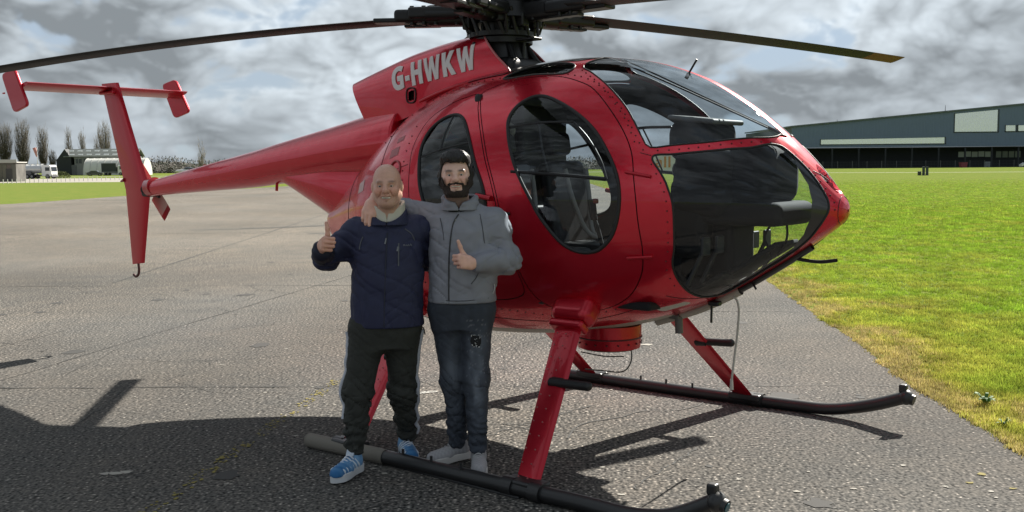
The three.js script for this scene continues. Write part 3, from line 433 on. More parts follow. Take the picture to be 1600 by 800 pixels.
// mast, swashplate, hub
const HUB = 2.705;
{
  const m = obj('rotor_mast', [rod([0, 2.05, 0], [0, 2.66, 0], 0.085, 0.06, 20), rbox(0.42, 0.22, 0.40, 0.06, 0.02, 2.30, 0), disc(0.19, 0.20, 0, 2.46, 0, 24, 0.15) , rod([0.20, 2.38, 0.12], [0.10, 2.54, 0.08], 0.022), rod([0.20, 2.38, -0.12], [0.10, 2.54, -0.08], 0.022), rod([-0.16, 2.45, 0.12], [-0.16, 2.66, 0.13], 0.020), rod([-0.20, 2.45, -0.05], [-0.20, 2.66, -0.06], 0.018)], blackMetal, heli);
  obj('control_arm', [rbox(0.26, 0.018, 0.09, 0.008, 0.20, 2.520, 0.04), rod([0.30, 2.52, 0.0], [0.29, 2.70, 0.0], 0.009)], blackMetal, m);
  obj('swashplate', [disc(0.20, 0.035, 0, 2.525, 0), disc(0.225, 0.03, 0, 2.565, 0), ...[0, 1, 2].map((k) => rod([0.17 * Math.cos(k * 2.1), 2.36, 0.17 * Math.sin(k * 2.1)], [0.18 * Math.cos(k * 2.1), 2.52, 0.18 * Math.sin(k * 2.1)], 0.012))], blackMetal, m);
  const r = rngOf(8), bits = [];
  for (let i = 0; i < 46; i++) { const a = r() * 6.283, q = 0.10 + 0.14 * r(), y = 2.46 + 0.42 * r(); bits.push(rod([q * Math.cos(a), y, q * Math.sin(a)], [q * Math.cos(a) + 0.03 * (r() - 0.5), y + 0.05, q * Math.sin(a) + 0.03 * (r() - 0.5)], 0.010 + 0.012 * r(), 0.012, 6)); }
  const pent = (rad, h, y) => new THREE.CylinderGeometry(rad, rad, h, 5).rotateY(0.3).translate(0, y, 0);
  const hub = obj('rotor_hub', [pent(0.25, 0.028, HUB + 0.055), pent(0.25, 0.028, HUB - 0.055), disc(0.25, 0.10, 0.02, HUB + 0.01, 0, 20, 0.22), disc(0.16, 0.20, 0.02, HUB - 0.09, 0, 20), disc(0.22, 0.12, 0.03, HUB + 0.15, 0, 16), ...Array.from({ length: 15 }, (_, i) => rod([0.21 * Math.cos(i * 0.419), HUB - 0.15, 0.21 * Math.sin(i * 0.419)], [0.25 * Math.cos(i * 0.419 + 0.25), HUB + 0.02, 0.25 * Math.sin(i * 0.419 + 0.25)], 0.018, 0.014, 7)), ...Array.from({ length: 10 }, (_, i) => rbox(0.07, 0.09, 0.07, 0.015).rotateY(i).translate(0.23 * Math.cos(i * 0.628 + 0.3), HUB - 0.06 + 0.03 * (i % 3), 0.23 * Math.sin(i * 0.628 + 0.3))), disc(0.11, 0.34, 0, HUB + 0.10, 0), disc(0.15, 0.05, 0, HUB + 0.18, 0), disc(0.20, 0.022, 0, HUB + 0.13, 0), ...bits], blackMetal, heli);
  const yaw = -39.3 * Math.PI / 180, bladeMat = M(0.010, 0.010, 0.011, 0.6), tipMat = M(0.17, 0.075, 0.035, 0.6), band = M(0.20, 0.20, 0.20, 0.45);
  const azs = [32, 104, 176, 248, 320], tipY = [2.59, 2.50, 2.33, 2.42, 2.50], pitch = [-0.19, 0.05, 0.12, 0.10, -0.05];
  azs.forEach((az, i) => {
    const a = az * Math.PI / 180 - yaw, dir = V(Math.cos(a), 0, -Math.sin(a)), side = V(dir.z, 0, -dir.x);   // in the helicopter's own frame
    const pt = (q, s, y) => { const p = dir.clone().multiplyScalar(q).addScaledVector(side, s); return [p.x, y, p.z]; };
    const beam = (q0, q1, s0, s1, y, h, w) => { const A = V(...pt(q0, s0, y)), B = V(...pt(q1, s1, y)), L = A.distanceTo(B), g = new RoundedBoxGeometry(L, h, w, 2, Math.min(h, w) * 0.3); g.rotateY(Math.atan2(-(B.z - A.z), B.x - A.x)); const c = A.add(B).multiplyScalar(0.5); return g.translate(c.x, c.y, c.z); };
    const bolts = []; for (const [q, s] of [[0.30, 0.05], [0.30, -0.05], [0.44, 0.055], [0.52, 0.055], [0.52, -0.055], [0.60, 0.05], [0.60, -0.05]]) bolts.push(rod(pt(q, s, HUB - 0.065), pt(q, s, HUB + 0.062), 0.015, 0.015, 7));
    obj('blade_grip', [beam(0.14, 0.52, 0, 0, HUB, 0.14, 0.14), beam(0.40, 0.72, 0, 0, HUB - 0.002, 0.085, 0.16), beam(0.20, 0.62, 0.11, 0.08, HUB + 0.012, 0.075, 0.06), rod(pt(0.30, 0.10, HUB), pt(0.50, 0.09, HUB), 0.036), ...bolts], blackMetal, hub);
    obj('pitch_link', [rod(pt(0.215, 0.12, 2.565), pt(0.26, 0.13, HUB - 0.02), 0.009), rod(pt(0.26, 0.06, HUB - 0.02), pt(0.26, 0.14, HUB - 0.02), 0.016)], blackMetal, hub); obj('grip_plate', beam(0.42, 0.66, -0.02, -0.02, HUB - 0.062, 0.018, 0.07), blackMetal, hub);
    const sect = (q) => { const u = q / 4.03, y = HUB - (HUB - tipY[i]) * (0.25 * u + 0.75 * u * u), tw = pitch[i], c = 0.171; return { y, tw, c }; };
    const blade = (q0, q1, n) => { const rings = []; for (let k = 0; k <= n; k++) { const q = mix(q0, q1, k / n), { y, tw, c } = sect(q); const LE = pt(q, 0.25 * c, y + 0.25 * c * tw), TE = pt(q, -0.75 * c, y - 0.75 * c * tw); rings.push([LE, TE]); } const parts = []; const pos = [], idx = [], m = 16; rings.forEach(([A, B]) => { for (let e = 0; e < m; e++) { const h = m / 2, s = e < h ? e / h : 2 - e / h, t = (e < h ? 1 : -1) * 0.171 * 0.6 * (0.2969 * Math.sqrt(s) - 0.126 * s - 0.3516 * s * s + 0.2843 * s ** 3 - 0.1036 * s ** 4); pos.push(mix(A[0], B[0], s), mix(A[1], B[1], s) + t, mix(A[2], B[2], s)); } });
      for (let k = 0; k < n; k++) for (let e = 0; e < m; e++) { const f = (e + 1) % m, A = k * m + e, B = k * m + f, C = A + m, D = B + m; idx.push(A, B, C, C, B, D); } for (const o of [0, n * m]) { for (let e = 1; e < m - 1; e++) idx.push(o, o + e, o + e + 1); }
      let g = new THREE.BufferGeometry(); g.setAttribute('position', new THREE.Float32BufferAttribute(pos, 3)); g.setIndex(idx); g = g.toNonIndexed(); g.computeVertexNormals(); return creased(g, 0.7); };
    const B = obj('main_blade', blade(0.60, 3.62, 24), bladeMat, heli); B.material.side = THREE.DoubleSide;
    obj('blade_tip', blade(3.622, 4.02, 4), Object.assign(i === 0 ? tipMat : tipMat, { side: THREE.DoubleSide }), B);
    obj('root_fitting', [beam(0.58, 0.86, 0.01, 0.01, HUB - 0.03, 0.03, 0.12)], blackMetal, B);
  });
  const pend = []; for (let k = 0; k < 10; k++) { const a = k * 0.628 + 0.2; pend.push(rbox(0.10, 0.05, 0.06, 0.012).rotateY(-a).translate(0.30 * Math.cos(a), HUB + 0.09 + 0.03 * (k % 2), 0.30 * Math.sin(a)), rod([0.12 * Math.cos(a), HUB + 0.10, 0.12 * Math.sin(a)], [0.38 * Math.cos(a), HUB + 0.11, 0.38 * Math.sin(a)], 0.016)); }
  obj('vibration_absorber', pend, blackMetal, hub);
}
// landing gear
{
  const skidMat = M(0.012, 0.012, 0.013, 0.5, { physical: true, clearcoat: 0.25, clearcoatRoughness: 0.3 });
  const worn = (v) => v;
  for (const s of [1, -1]) {
    const low = s > 0 ? [[1.85, 0.046], [2.02, 0.075], [2.14, 0.125], [2.27, 0.195]] : [[1.78, 0.055], [1.95, 0.085], [2.10, 0.13], [2.27, 0.195]], zz = s > 0 ? [1.37, 1.335, 1.315, 1.30, 1.295, 1.285] : [-1.16, -1.18, -1.21, -1.25, -1.27, -1.275], pts = [[-0.40, 0.045, zz[0]], [0.3, 0.045, zz[1]], [1.0, 0.045, zz[2]], [1.55, 0.046, zz[3]], ...low.map(([x, y], i) => [x, y, zz[[3, 4, 4, 5][i]]])];
    const k = obj('skid', [tube(pts, 0.041, 90, 16)], skidMat, heli);
    const grey = M(0.185, 0.17, 0.145, 0.9); if (s > 0) { const r = obj('worn_skid_end', [tube([[-0.42, 0.0455, 1.371], ...[0, 0.04, 0.08, 0.125].map((t) => new THREE.CatmullRomCurve3(pts.map((p) => V(...p))).getPoint(t).toArray())], 0.0440, 40, 16), disc(0.044, 0.006, 0, 0, 0, 16).rotateZ(Math.PI / 2).translate(-0.423, 0.0455, 1.371)], grey, k); r.userData.label = 'grey worn rear end of the skid tube'; }
    obj('skid_cap', [new THREE.SphereGeometry(0.05, 20, 14).scale(0.9, 1, 1).translate(2.285, 0.20, zz[5]), rbox(0.05, 0.055, 0.045, 0.012, 2.265, 0.255, zz[5]), rod([2.295, 0.195, zz[5]], [2.335, 0.185, zz[5]], 0.037, 0.034, 16)], skidMat, k);
    if (s > 0) obj('wheel_socket', rod([2.336, 0.185, zz[5]], [2.340, 0.184, zz[5]], 0.022, 0.022, 14), M(0.02, 0.10, 0.12, 0.3), k);
    obj('wear_shoe', [rbox(0.9, 0.016, 0.05, 0.006, 0.75, 0.008, zz[2] + 0.012 * s)], skidMat, k);
    obj('clamp', [[1.2, 2], [-0.1, 0.5]].flatMap(([x]) => [disc(0.052, 0.07, 0, 0, 0, 18).rotateZ(Math.PI / 2).translate(x + 0.09, 0.046, mix(zz[1], zz[3], clamp((x - 0.3) / 1.25, 0, 1))), disc(0.052, 0.07, 0, 0, 0, 18).rotateZ(Math.PI / 2).translate(x - 0.09, 0.046, mix(zz[1], zz[3], clamp((x - 0.3) / 1.25, 0, 1)))]), skidMat, k);
    for (let i = 0; i < 3; i++) obj('skid_fitting', rod([0.35 + i * 0.22, 0.08, zz[1]], [0.35 + i * 0.22, 0.115, zz[1]], 0.008), skidMat, k);
    // faired struts
    for (const [xb, xt, zt, yt, zb] of [[1.20, 0.93, 0.52, 0.80, s > 0 ? 1.285 : 1.22], [-0.10, -0.36, 0.52, 0.80, s > 0 ? 1.33 : 1.18]]) {
      const A = [xb, 0.05, s * zb], B = [xt, yt, s * zt], ch = 0.185, cb = 0.150, bow = 0.0;
      const st = obj('strut', foil([[A[0] + cb * 0.5, A[1], A[2]], [A[0] - cb * 0.5, A[1], A[2]]], [[B[0] + ch * 0.5, B[1], B[2]], [B[0] - ch * 0.5, B[1], B[2]]], 0.030, 0.036), redPlain, heli);
      const P = (t, o = 0, z = 0) => [mix(A[0], B[0], t) + o, mix(A[1], B[1], t), mix(A[2], B[2], t) + z * s];
      const rv = []; for (let i = 0; i < 12; i++) for (const o of [-0.045, 0.015]) rv.push(new THREE.IcosahedronGeometry(0.0055, 0).translate(...P(0.06 + i * 0.078, o, 0.036)));
      const rvm = obj('rivets', rv, M(0.34, 0.10, 0.10, 0.4), st); rvm.userData.kind = 'stuff';
      obj('strut_foot', [rbox(0.24, 0.05, 0.11, 0.015, A[0], 0.068, A[2])], skidMat, st);
      obj('strut_collar', [rbox(0.24, 0.05, 0.10, 0.02).rotateX(-s * 0.75).translate(B[0] + 0.005, B[1] - 0.03, B[2] + 0.03 * s), rbox(0.28, 0.18, 0.16, 0.06).rotateX(-s * 0.75).translate(B[0], B[1] + 0.05, B[2] - 0.05 * s)], redPlain, st);
      const c = P(0.60); obj('step', [rod([c[0] - 0.02, c[1], c[2] + 0.01 * s], [c[0] + 0.24, c[1] + 0.012, c[2] + 0.02 * s], 0.026, 0.026, 14), new THREE.SphereGeometry(0.026, 14, 8).translate(c[0] + 0.24, c[1] + 0.012, c[2] + 0.02 * s), rod([c[0] - 0.01, c[1], c[2]], [c[0] + 0.06, c[1] + 0.003, c[2] + 0.01 * s], 0.03, 0.03, 14)], rubber, st);
    }
  }
}
// belly drum, antennas and small fittings
{
  const p = obj('belly_pod', [disc(0.205, 0.075, 0.85, 0.672, 0, 40), disc(0.198, 0.07, 0.85, 0.600, 0, 40, 0.205)], redPlain, heli);
  obj('pod_band', [new THREE.TorusGeometry(0.206, 0.005, 6, 44).rotateX(Math.PI / 2).translate(0.85, 0.632, 0), ...Array.from({ length: 18 }, (_, i) => new THREE.IcosahedronGeometry(0.007, 0).translate(0.85 + 0.205 * Math.cos(i * 0.349), 0.60, 0.205 * Math.sin(i * 0.349)))], M(0.08, 0.005, 0.008, 0.5), p);
  obj('pod_base', disc(0.17, 0.012, 0.85, 0.56, 0, 32), M(0.14, 0.135, 0.125, 0.6), p);
  obj('pod_wire', [tube([[0.72, 0.53, 0.12], [0.9, 0.525, 0.13], [1.02, 0.53, 0.09]], 0.004, 20, 5), tube([[1.02, 0.60, 0.02], [1.03, 0.50, 0.02], [0.98, 0.425, 0.02], [0.8, 0.405, 0.02], [0.68, 0.40, 0.02]], 0.0045, 30, 5)], M(0.05, 0.05, 0.05, 0.5), p);
  obj('roof_antenna', [rod([1.415, 2.225, 0.02], [1.47, 2.305, 0.02], 0.006), rod([1.40, 2.20, 0.02], [1.418, 2.228, 0.02], 0.012)], blackMetal, heli);
  obj('keel_antenna', [tube([[2.06, 1.185, 0], [2.14, 1.175, 0], [2.22, 1.172, 0.0], [2.31, 1.185, 0.0]], 0.010, 24, 8), rod([2.07, 1.22, 0], [2.065, 1.18, 0], 0.016)], blackMetal, heli);
  obj('pitot_probe', [rod([1.60, 0.90, 0.06], [1.598, 0.79, 0.06], 0.007), rbox(0.07, 0.03, 0.05, 0.01, 1.62, 0.905, 0.06), rod([1.83, 1.04, 0.02], [1.86, 1.00, 0.03], 0.006)], blackMetal, heli);
  obj('drain_pipe', [rod([1.36, 0.80, 0.02], [1.365, 0.70, 0.02], 0.024), rbox(0.07, 0.03, 0.06, 0.01, 1.34, 0.80, 0.02)], M(0.10, 0.095, 0.09, 0.5), heli);
  obj('keel_strip', [tube([[1.60, 0.905, 0], [1.8, 1.018, 0], [2.0, 1.142, 0], [2.17, 1.254, 0]], 0.022, 40, 8)], blackGloss, heli);
  obj('keel_fairing', tube([[1.2, 0.755, 0], [1.5, 0.862, 0], [1.75, 0.985, 0]], 0.03, 30, 10), cream, heli);
}
// cabin
{
  const leather = M(0.012, 0.012, 0.014, 0.45), dark = M(0.0045, 0.005, 0.007, 0.85), grey = M(0.016, 0.018, 0.021, 0.6), pale = M(0.30, 0.29, 0.27, 0.6);
  obj('cabin_floor', [rbox(1.75, 0.05, 0.80, 0.02, 0.52, 0.90, 0), rbox(0.40, 0.03, 0.44, 0.012).rotateZ(0.52).translate(1.58, 1.00, 0), rbox(0.36, 0.03, 0.30, 0.012).rotateZ(0.56).translate(1.88, 1.175, 0)], dark, heli);
  obj('bulkhead', [rbox(0.06, 0.55, 1.12, 0.02, 0.16, 1.16, 0), rbox(0.05, 0.06, 1.0, 0.02, 0.20, 2.12, 0), rbox(0.05, 0.98, 0.50, 0.02, 0.12, 1.68, -0.28), rbox(0.06, 1.10, 0.9, 0.03, -0.62, 1.35, 0)], grey, heli);
  for (const z of [0.30, -0.30]) {
    const s = obj('front_seat', [rbox(0.48, 0.13, 0.46, 0.05, 0.56, 1.13, z), rbox(0.40, 0.22, 0.44, 0.03, 0.54, 0.98, z)], leather, heli);
    obj('seat_back', rbox(0.11, 0.60, 0.44, 0.05).rotateZ(0.16).translate(0.30, 1.44, z), leather, s);
    obj('headrest', rbox(0.09, 0.16, 0.25, 0.04).rotateZ(0.16).translate(0.22, 1.85, z), leather, s);
    obj('seat_belt', [tube([[0.38, 1.68, z + 0.12], [0.42, 1.5, z + 0.10], [0.50, 1.26, z + 0.03], [0.58, 1.21, z]], 0.016, 20, 6), tube([[0.38, 1.68, z - 0.12], [0.42, 1.5, z - 0.10], [0.50, 1.26, z - 0.03], [0.58, 1.21, z]], 0.016, 20, 6)], pale, s);
    const r = obj('rear_seat', rbox(0.42, 0.16, 0.48, 0.05, -0.22, 1.05, z * 0.95), leather, heli); obj('seat_back', rbox(0.11, 0.62, 0.46, 0.05).rotateZ(0.14).translate(-0.47, 1.38, z * 0.95), leather, r);
    const c = obj('cyclic_stick', [tube([[0.95, 0.90, z], [1.02, 1.1, z], [0.98, 1.3, z], [0.94, 1.40, z]], 0.013, 24, 8), rod([0.945, 1.38, z], [0.925, 1.50, z], 0.022, 0.026)], dark, heli); obj('grip_switch', rbox(0.03, 0.03, 0.03, 0.008, 0.955, 1.49, z), M(0.20, 0.02, 0.02, 0.5), c);
    obj('pedals', [rod([1.62, 1.04, z - 0.08], [1.72, 1.24, z - 0.08], 0.012), rod([1.62, 1.04, z + 0.08], [1.72, 1.24, z + 0.08], 0.012), rbox(0.02, 0.10, 0.08, 0.008, 1.73, 1.26, z - 0.08), rbox(0.02, 0.10, 0.08, 0.008, 1.73, 1.26, z + 0.08)], grey, heli);
  }
  const k = obj('instrument_console', [rbox(0.34, 0.40, 0.30, 0.04, 1.60, 1.25, 0), rbox(0.56, 0.34, 0.46, 0.10, 1.74, 1.64, 0), rbox(0.24, 0.46, 0.60, 0.06, 1.53, 1.40, -0.05), rbox(0.40, 0.42, 0.54, 0.10).rotateZ(-0.12).translate(1.62, 1.60, 0), rbox(0.50, 0.13, 0.48, 0.05, 1.84, 1.43, 0), rbox(0.30, 0.20, 0.44, 0.08).rotateZ(-0.5).translate(1.83, 1.60, 0)], dark, heli);
  obj('glare_shield', rbox(0.30, 0.03, 0.38, 0.014).rotateZ(-0.12).translate(1.52, 1.955, 0), M(0.10, 0.10, 0.10, 0.6), k); obj('instrument_hood', rbox(0.30, 0.24, 0.36, 0.08, 1.50, 1.84, 0), dark, k);
  obj('cable', [tube([[1.98, 1.38, 0.1], [1.95, 1.30, 0.12], [1.98, 1.2, 0.1], [1.92, 1.13, 0.08]], 0.007, 20, 6), tube([[2.05, 1.38, 0.06], [2.06, 1.3, 0.08], [2.0, 1.2, 0.06]], 0.007, 20, 6)], dark, k);
  obj('dial', [-0.12, 0, 0.12].flatMap((z) => [0, 1].map((q) => disc(0.042, 0.006, 0, 0, 0, 18).rotateZ(Math.PI / 2).translate(1.408 - q * 0.013, 1.56 + q * 0.11, z))), pale, k);
  obj('headset', [new THREE.TorusGeometry(0.085, 0.012, 8, 20, Math.PI).rotateY(Math.PI / 2).translate(0.23, 1.93, 0.3), new THREE.SphereGeometry(0.045, 12, 8).scale(1, 1.1, 0.6).translate(0.23, 1.93, 0.385), new THREE.SphereGeometry(0.045, 12, 8).scale(1, 1.1, 0.6).translate(0.23, 1.93, 0.215)], pale, heli);
}
// line hanging from the keel
{
  heli.updateMatrixWorld(true); const p = (x, y, z) => heli.localToWorld(V(x, y, z)), b = p(1.70, 0.45, 0);
  const c = thing('hanging_line', 'thin pale line hanging from the helicopter keel above the asphalt', 'line', b.toArray()); const L = (x, y, z) => p(x, y, z).sub(b);
  obj('cord', tube([L(1.66, 0.945, 0.02), L(1.72, 0.945, 0.02), L(1.742, 0.90, 0.01), L(1.735, 0.75, 0), L(1.715, 0.58, 0), L(1.70, 0.45, 0)], 0.0065, 40, 6), M(0.42, 0.40, 0.36, 0.8), c); obj('weight', [rod([0, -0.05, 0], [0, 0.01, 0], 0.011, 0.008)], M(0.42, 0.40, 0.36, 0.8), c);
}

// ------------------------------------------------------------------ people: bodies and clothes as smooth distance fields, meshed
function nets(f, lo, hi, h) {   // naive surface nets of f < 0
  const n = [0, 1, 2].map((k) => Math.ceil((hi[k] - lo[k]) / h) + 1), [nx, ny, nz] = n, F = new Float32Array(nx * ny * nz), id = new Int32Array(nx * ny * nz).fill(-1), at = (i, j, k) => (k * ny + j) * nx + i;
  const B = 4;   // skip blocks far from the surface
  for (let k = 0; k < nz; k += B) for (let j = 0; j < ny; j += B) for (let i = 0; i < nx; i += B) {
    const c = f(lo[0] + (i + B / 2) * h, lo[1] + (j + B / 2) * h, lo[2] + (k + B / 2) * h), far = Math.abs(c) > h * B * 1.6 + 0.012;
    for (let c2 = k; c2 < Math.min(k + B, nz); c2++) for (let b = j; b < Math.min(j + B, ny); b++) for (let a = i; a < Math.min(i + B, nx); a++) F[at(a, b, c2)] = far ? c : f(lo[0] + a * h, lo[1] + b * h, lo[2] + c2 * h);
  }
  const pos = [], idx = [];
  for (let k = 0; k < nz - 1; k++) for (let j = 0; j < ny - 1; j++) for (let i = 0; i < nx - 1; i++) {
    let m = 0, sx = 0, sy = 0, sz = 0, e = 0; const g = (q) => F[at(i + (q & 1), j + ((q >> 1) & 1), k + (q >> 2))];
    for (let q = 0; q < 8; q++) if (g(q) < 0) m++; if (m === 0 || m === 8) continue;
    for (let q = 0; q < 8; q++) for (const b of [1, 2, 4]) { if (q & b) continue; const u = g(q), v = g(q | b); if ((u < 0) === (v < 0)) continue; const t = u / (u - v); sx += (q & 1) + (b === 1 ? t : 0); sy += ((q >> 1) & 1) + (b === 2 ? t : 0); sz += (q >> 2) + (b === 4 ? t : 0); e++; }
    id[at(i, j, k)] = pos.length / 3; pos.push(lo[0] + (i + sx / e) * h, lo[1] + (j + sy / e) * h, lo[2] + (k + sz / e) * h);
  }
  const quad = (a, b, c, d, flip) => { if (a < 0 || b < 0 || c < 0 || d < 0) return; flip ? idx.push(a, c, b, a, d, c) : idx.push(a, b, c, a, c, d); };
  for (let k = 1; k < nz - 1; k++) for (let j = 1; j < ny - 1; j++) for (let i = 1; i < nx - 1; i++) {
    const s = F[at(i, j, k)] < 0;
    if (s !== F[at(i + 1, j, k)] < 0) quad(id[at(i, j - 1, k - 1)], id[at(i, j, k - 1)], id[at(i, j, k)], id[at(i, j - 1, k)], !s);
    if (s !== F[at(i, j + 1, k)] < 0) quad(id[at(i - 1, j, k - 1)], id[at(i - 1, j, k)], id[at(i, j, k)], id[at(i, j, k - 1)], !s);
    if (s !== F[at(i, j, k + 1)] < 0) quad(id[at(i - 1, j - 1, k)], id[at(i, j - 1, k)], id[at(i, j, k)], id[at(i - 1, j, k)], !s);
  }
  const g = new THREE.BufferGeometry(), P = new Float32Array(pos), N = new Float32Array(pos.length), e = h * 0.6, v = V();
  for (let i = 0; i < P.length; i += 3) { const [x, y, z] = [P[i], P[i + 1], P[i + 2]]; v.set(f(x + e, y, z) - f(x - e, y, z), f(x, y + e, z) - f(x, y - e, z), f(x, y, z + e) - f(x, y, z - e)).normalize(); N.set([v.x, v.y, v.z], i); }
  g.setAttribute('position', new THREE.BufferAttribute(P, 3)); g.setAttribute('normal', new THREE.BufferAttribute(N, 3)); g.setIndex(idx); return g;
}
const smin = (a, b, k) => { const h = Math.max(k - Math.abs(a - b), 0) / k; return Math.min(a, b) - h * h * k * 0.25; };
const smax = (a, b, k) => -smin(-a, -b, k);
function cone(a, b, ra, rb) {   // tapered capsule
  const [ax, ay, az] = a, dx = b[0] - ax, dy = b[1] - ay, dz = b[2] - az, l2 = dx * dx + dy * dy + dz * dz + 1e-9;
  return (x, y, z) => { const t = clamp(((x - ax) * dx + (y - ay) * dy + (z - az) * dz) / l2, 0, 1), px = x - ax - dx * t, py = y - ay - dy * t, pz = z - az - dz * t; return Math.sqrt(px * px + py * py + pz * pz) - (ra + (rb - ra) * t); };
}
const ball = (c, r) => (x, y, z) => Math.hypot(x - c[0], y - c[1], z - c[2]) - r;
const ellip = (c, r) => { const m = Math.min(...r); return (x, y, z) => { const a = (x - c[0]) / r[0], b = (y - c[1]) / r[1], d = (z - c[2]) / r[2], k0 = Math.sqrt(a * a + b * b + d * d), k1 = Math.sqrt((a / r[0]) ** 2 + (b / r[1]) ** 2 + (d / r[2]) ** 2); return k1 > 1e-6 ? k0 * (k0 - 1) / k1 : -m; }; };
// torso: stacked oval slices [y, cx, cz, half width, half depth]
function slices(S, yaw = 0, top = 0.05, p = 2.3) {
  const c = Math.cos(yaw), s = Math.sin(yaw), ys = S.map((q) => q[0]);
  return (x, y, z) => {
    const yy = clamp(y, ys[0], ys[ys.length - 1]); let i = 0; while (i < S.length - 2 && yy > ys[i + 1]) i++;
    const t = sstep(0, 1, (yy - ys[i]) / (ys[i + 1] - ys[i])) * 0.5 + 0.5 * (yy - ys[i]) / (ys[i + 1] - ys[i]), A = S[i], B = S[i + 1], q = (k) => A[k] + (B[k] - A[k]) * t;
    const dx = x - q(1), dz = z - q(2), u = c * dx - s * dz, w = s * dx + c * dz, a = q(3), b = q(4);
    const k = Math.pow(Math.pow(Math.abs(u) / a, p) + Math.pow(Math.abs(w) / b, p), 1 / p), d = (k - 1) * Math.min(a, b) * 1.15, over = Math.abs(y - yy);
    return over > 0 ? Math.hypot(Math.max(d, 0), over) + Math.min(0, d * 0.2) : d;
  };
}
const union = (k, ...fs) => (x, y, z) => { let d = fs[0](x, y, z); for (let i = 1; i < fs.length; i++) d = smin(d, fs[i](x, y, z), k); return d; };
function boundsOf(pts, pad) { const lo = [1e9, 1e9, 1e9], hi = [-1e9, -1e9, -1e9]; for (const p of pts) for (let k = 0; k < 3; k++) { lo[k] = Math.min(lo[k], p[k] - pad); hi[k] = Math.max(hi[k], p[k] + pad); } return [lo, hi]; }
const paint = (g, fn) => { const p = g.attributes.position, c = new Float32Array(p.count * 3); for (let i = 0; i < p.count; i++) c.set(fn(p.getX(i), p.getY(i), p.getZ(i), i), i * 3); g.setAttribute('color', new THREE.BufferAttribute(c, 3)); return g; };
// folds of cloth: ridges across a direction
const folds = (x, y, z, s, a) => { const q = 0.25 * n3(x * s * 0.5 + 3, y * s * 0.5, z * s * 0.5), r1 = 1 - Math.abs(n3(x * s * 0.75 + 9, y * s * 1.7 + x * s * 0.9 + q * 3, z * s * 0.75)), r2 = 1 - Math.abs(n3(x * s * 1.5 + 2, y * s * 2.6 - x * s * 1.1 + q * 4, z * s * 1.5 + 5)); return a * (0.45 * n3(x * s * 0.6, y * s, z * s * 0.6) + 0.95 * r1 ** 5 + 0.5 * r2 ** 5 - 0.3); };

